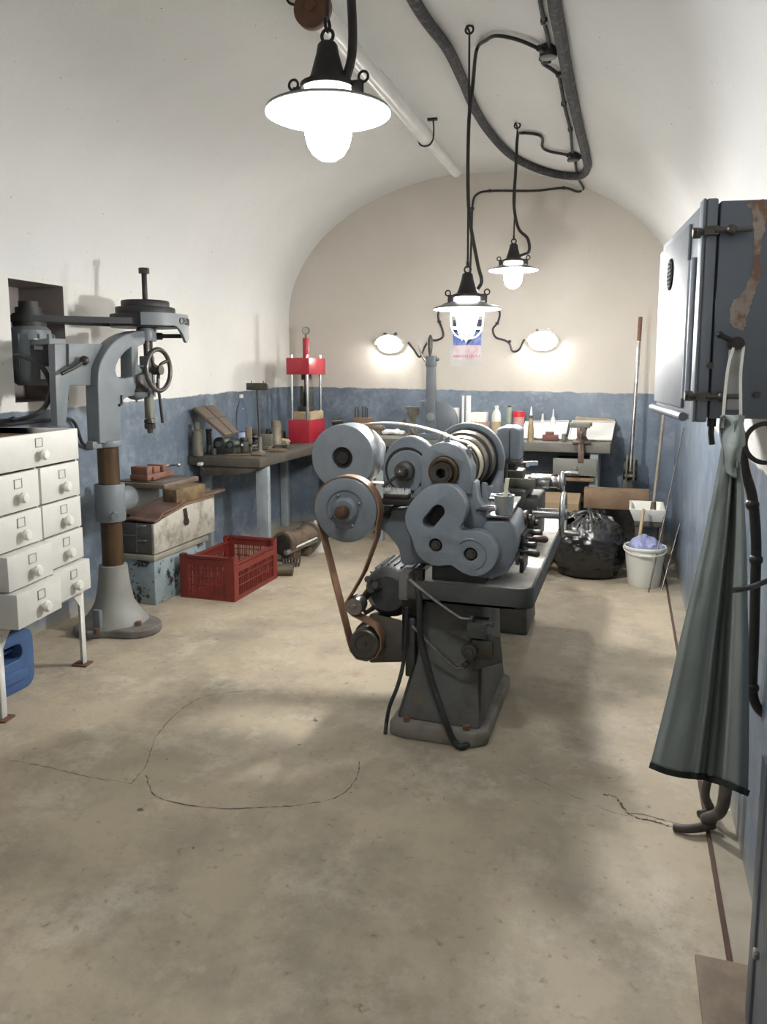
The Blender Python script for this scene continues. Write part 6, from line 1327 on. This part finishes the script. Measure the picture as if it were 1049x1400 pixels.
def apf(u, v):
    f = v*NVv; i = min(NVv-1, int(f)); t = f-i; a = LE[i].lerp(LE[i+1], t); c = RE[i].lerp(RE[i+1], t)
    p = a.lerp(c, u); amp = .35+.65*v; p.y += fold(u)*amp + .004*noise.noise(V((u*5, v*9, 0)))
    p.z -= (fold(u)*amp*.5+.006*math.sin(u*PI*2.4))*v
    return p
b = MB(); b.grid(apf, 72, 60); b.build('apron_body', APRON, ap, sharp=180, solid=.003)
b = MB(); b.tube([V(apf(u/60, 1.0))+V((0, 0, .002)) for u in range(61)], .006, 6, flat=(.008, .0045), up=(0, 0, 1)); b.build('hem_binding', HEM, ap)
# folded bib
def bibf(u, v):
    x0, x1 = lerp(983, 992, v), lerp(1020, 1014, v)
    if v < .5: x0, x1 = lerp(986, 987, v*2), lerp(1013, 1021, v*2)
    p = PY(lerp(x0, x1, u), lerp(568, 652, v) + 16*(u-.5)*(v-.2), AY-.03)
    p.y += .03*math.sin(u*PI*2+v*2) + .02*math.sin(v*7+u*3); return p
b = MB(); b.grid(bibf, 28, 32); b.build('folded_bib', APRON, ap, sharp=180, solid=.004)
b = MB(); b.grid(lambda u, v: PY(lerp(1003, lerp(1018, 1000, v), u)+6*v, lerp(576, 640, v)-8*u*(1-v), AY-.06+.02*u), 8, 16); b.build('bib_flap', APRON, ap, sharp=180, solid=.004)
b = MB()
for pts in (((999, 474), (996, 500), (991, 545), (988, 585)), ((1012, 474), (1013, 510), (1013, 550), (1013, 600))):
    b.tube([sidept(pts[0][0], pts[0][1], .035)]+[PY(x, y, lerp(2.17, AY, (i+1)/3)) for i, (x, y) in enumerate(pts[1:])], .004, 6, sub=4, flat=(.0012, .0034), up=(0, 1, 0))
b.tube([sidept(999, 474, .035), sidept(1003, 466, .038), sidept(1012, 474, .035)], .004, 6, sub=4, flat=(.005, .0015), up=(0, 1, 0))
b.build('neck_strap', mat('white_strap', (.62, .62, .58), .8), ap)
# conduits at the right wall
def rx(x, y, X_=XR-.03): return PX(x, y, X_)
def pipe_thing(name, pts, r, label, m, cat, sub=6, joints=()):
    b = MB(); b.tube(pts, r, 14, sub=sub); o = b.build(name, m); tag(o, label, cat)
    for j in joints: e = MB(); e.sph(j, r*1.35, n=14, m=8); e.build('pipe_joint', m, o)
    return o
CY_ = 2.36
cw3 = lambda x, y, Y=CY_: PY(x, y, Y)
pipe_thing('conduit_pipe', [cw3(1012, 590), cw3(1018, 640), cw3(1029, 680), cw3(1034, 740), cw3(1033, 800), cw3(1031, 880), cw3(1029, 930), cw3(1031, 955), cw3(1040, 972), cw3(1062, 985)], .014, 'black conduit running down behind the apron to an elbow', IRON, 'conduit', 6, [cw3(1029, 690), cw3(1034, 765), cw3(1029, 940)])
pipe_thing('conduit_rod', [PY(1003, 807, 1.92), PY(1022, 804, 1.95), PY(1040, 798, 2.0), PY(1070, 785, 2.05)], .0065, 'thin dark rod bent across the right side of the apron', DSTEEL, 'rod')
o = MB(); o.torus(PY(1047, 606, 2.25), (.2, -1, .1), .052, .0065, 40, 8); tag(o.build('cable_loop', RUBB), 'black ring of cable at the right edge below the grey wall box', 'cable')
B0 = V((XR-.05, 2.60, .45))
pipe_thing('floor_conduit', [B0, (XR-.05, 2.60, .2), (XR-.06, 2.62, .10), (XR-.10, 2.65, .05)]+[PZ(975, 1127, .028), PZ(945, 1133, .022), PZ(921, 1131, .012)], lambda u: .022-.009*u, 'brown conduit curving out of the wall foot into the floor crack', mat('brown_conduit', (.06, .048, .043), .55, 0, (.16, .14, .125), 12, .5), 'conduit', 6)
pipe_thing('floor_conduit', [(XR-.085, 2.74, .42), (XR-.085, 2.74, .2), (XR-.095, 2.74, .09)]+[PZ(972, 1108, .025), PZ(957, 1114, .02)], .015, 'shorter brown conduit ending at the rusty drain edge', MATS['brown_conduit'], 'conduit', 6)
# dark metal door leaf standing open at the near right
t = thing('steel_door', 'dark grey steel door leaf edge at the bottom right corner', 'door leaf', (.36, 1.6, 0))
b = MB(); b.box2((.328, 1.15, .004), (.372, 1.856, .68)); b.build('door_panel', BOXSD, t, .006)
b = MB(); b.box2((.322, 1.80, .004), (.378, 1.858, .68)); b.build('door_stile', BOXSD, t, .004)
b = MB(); c = PX(1038, 1305, .322); b.cyl(c, c+V((-.012, 0, 0)), .012, n=12); b.build('door_rivet', STEEL, t, .002)
# ================================================================== CAMERA, WORLD, RENDER LOOK
cd_ = bpy.data.cameras.new('camera'); cam = bpy.data.objects.new('camera', cd_); COL.objects.link(cam)
cam.location = EY
R = Matrix((RT, UP, -FW)).transposed(); cam.rotation_euler = R.to_euler()
cd_.sensor_fit = 'VERTICAL'; cd_.sensor_height = 24.0; cd_.sensor_width = 18.0; cd_.lens = FPX/1400*24.0
cd_.shift_y = -(700-CY)/1400; cd_.clip_start = .05
SC.camera = cam
w = bpy.data.worlds.new('World'); SC.world = w; w.use_nodes = True
w.node_tree.nodes['Background'].inputs['Color'].default_value = (.75, .85, 1, 1); w.node_tree.nodes['Background'].inputs['Strength'].default_value = .0
SC.view_settings.view_transform = 'Standard'; SC.view_settings.look = 'None'; SC.view_settings.gamma = 1; SC.view_settings.exposure = EXPO
SC.view_settings.use_curve_mapping = False
SC.cycles.use_denoising = True; SC.cycles.max_bounces = 10; SC.cycles.diffuse_bounces = 6; SC.cycles.sample_clamp_indirect = 6
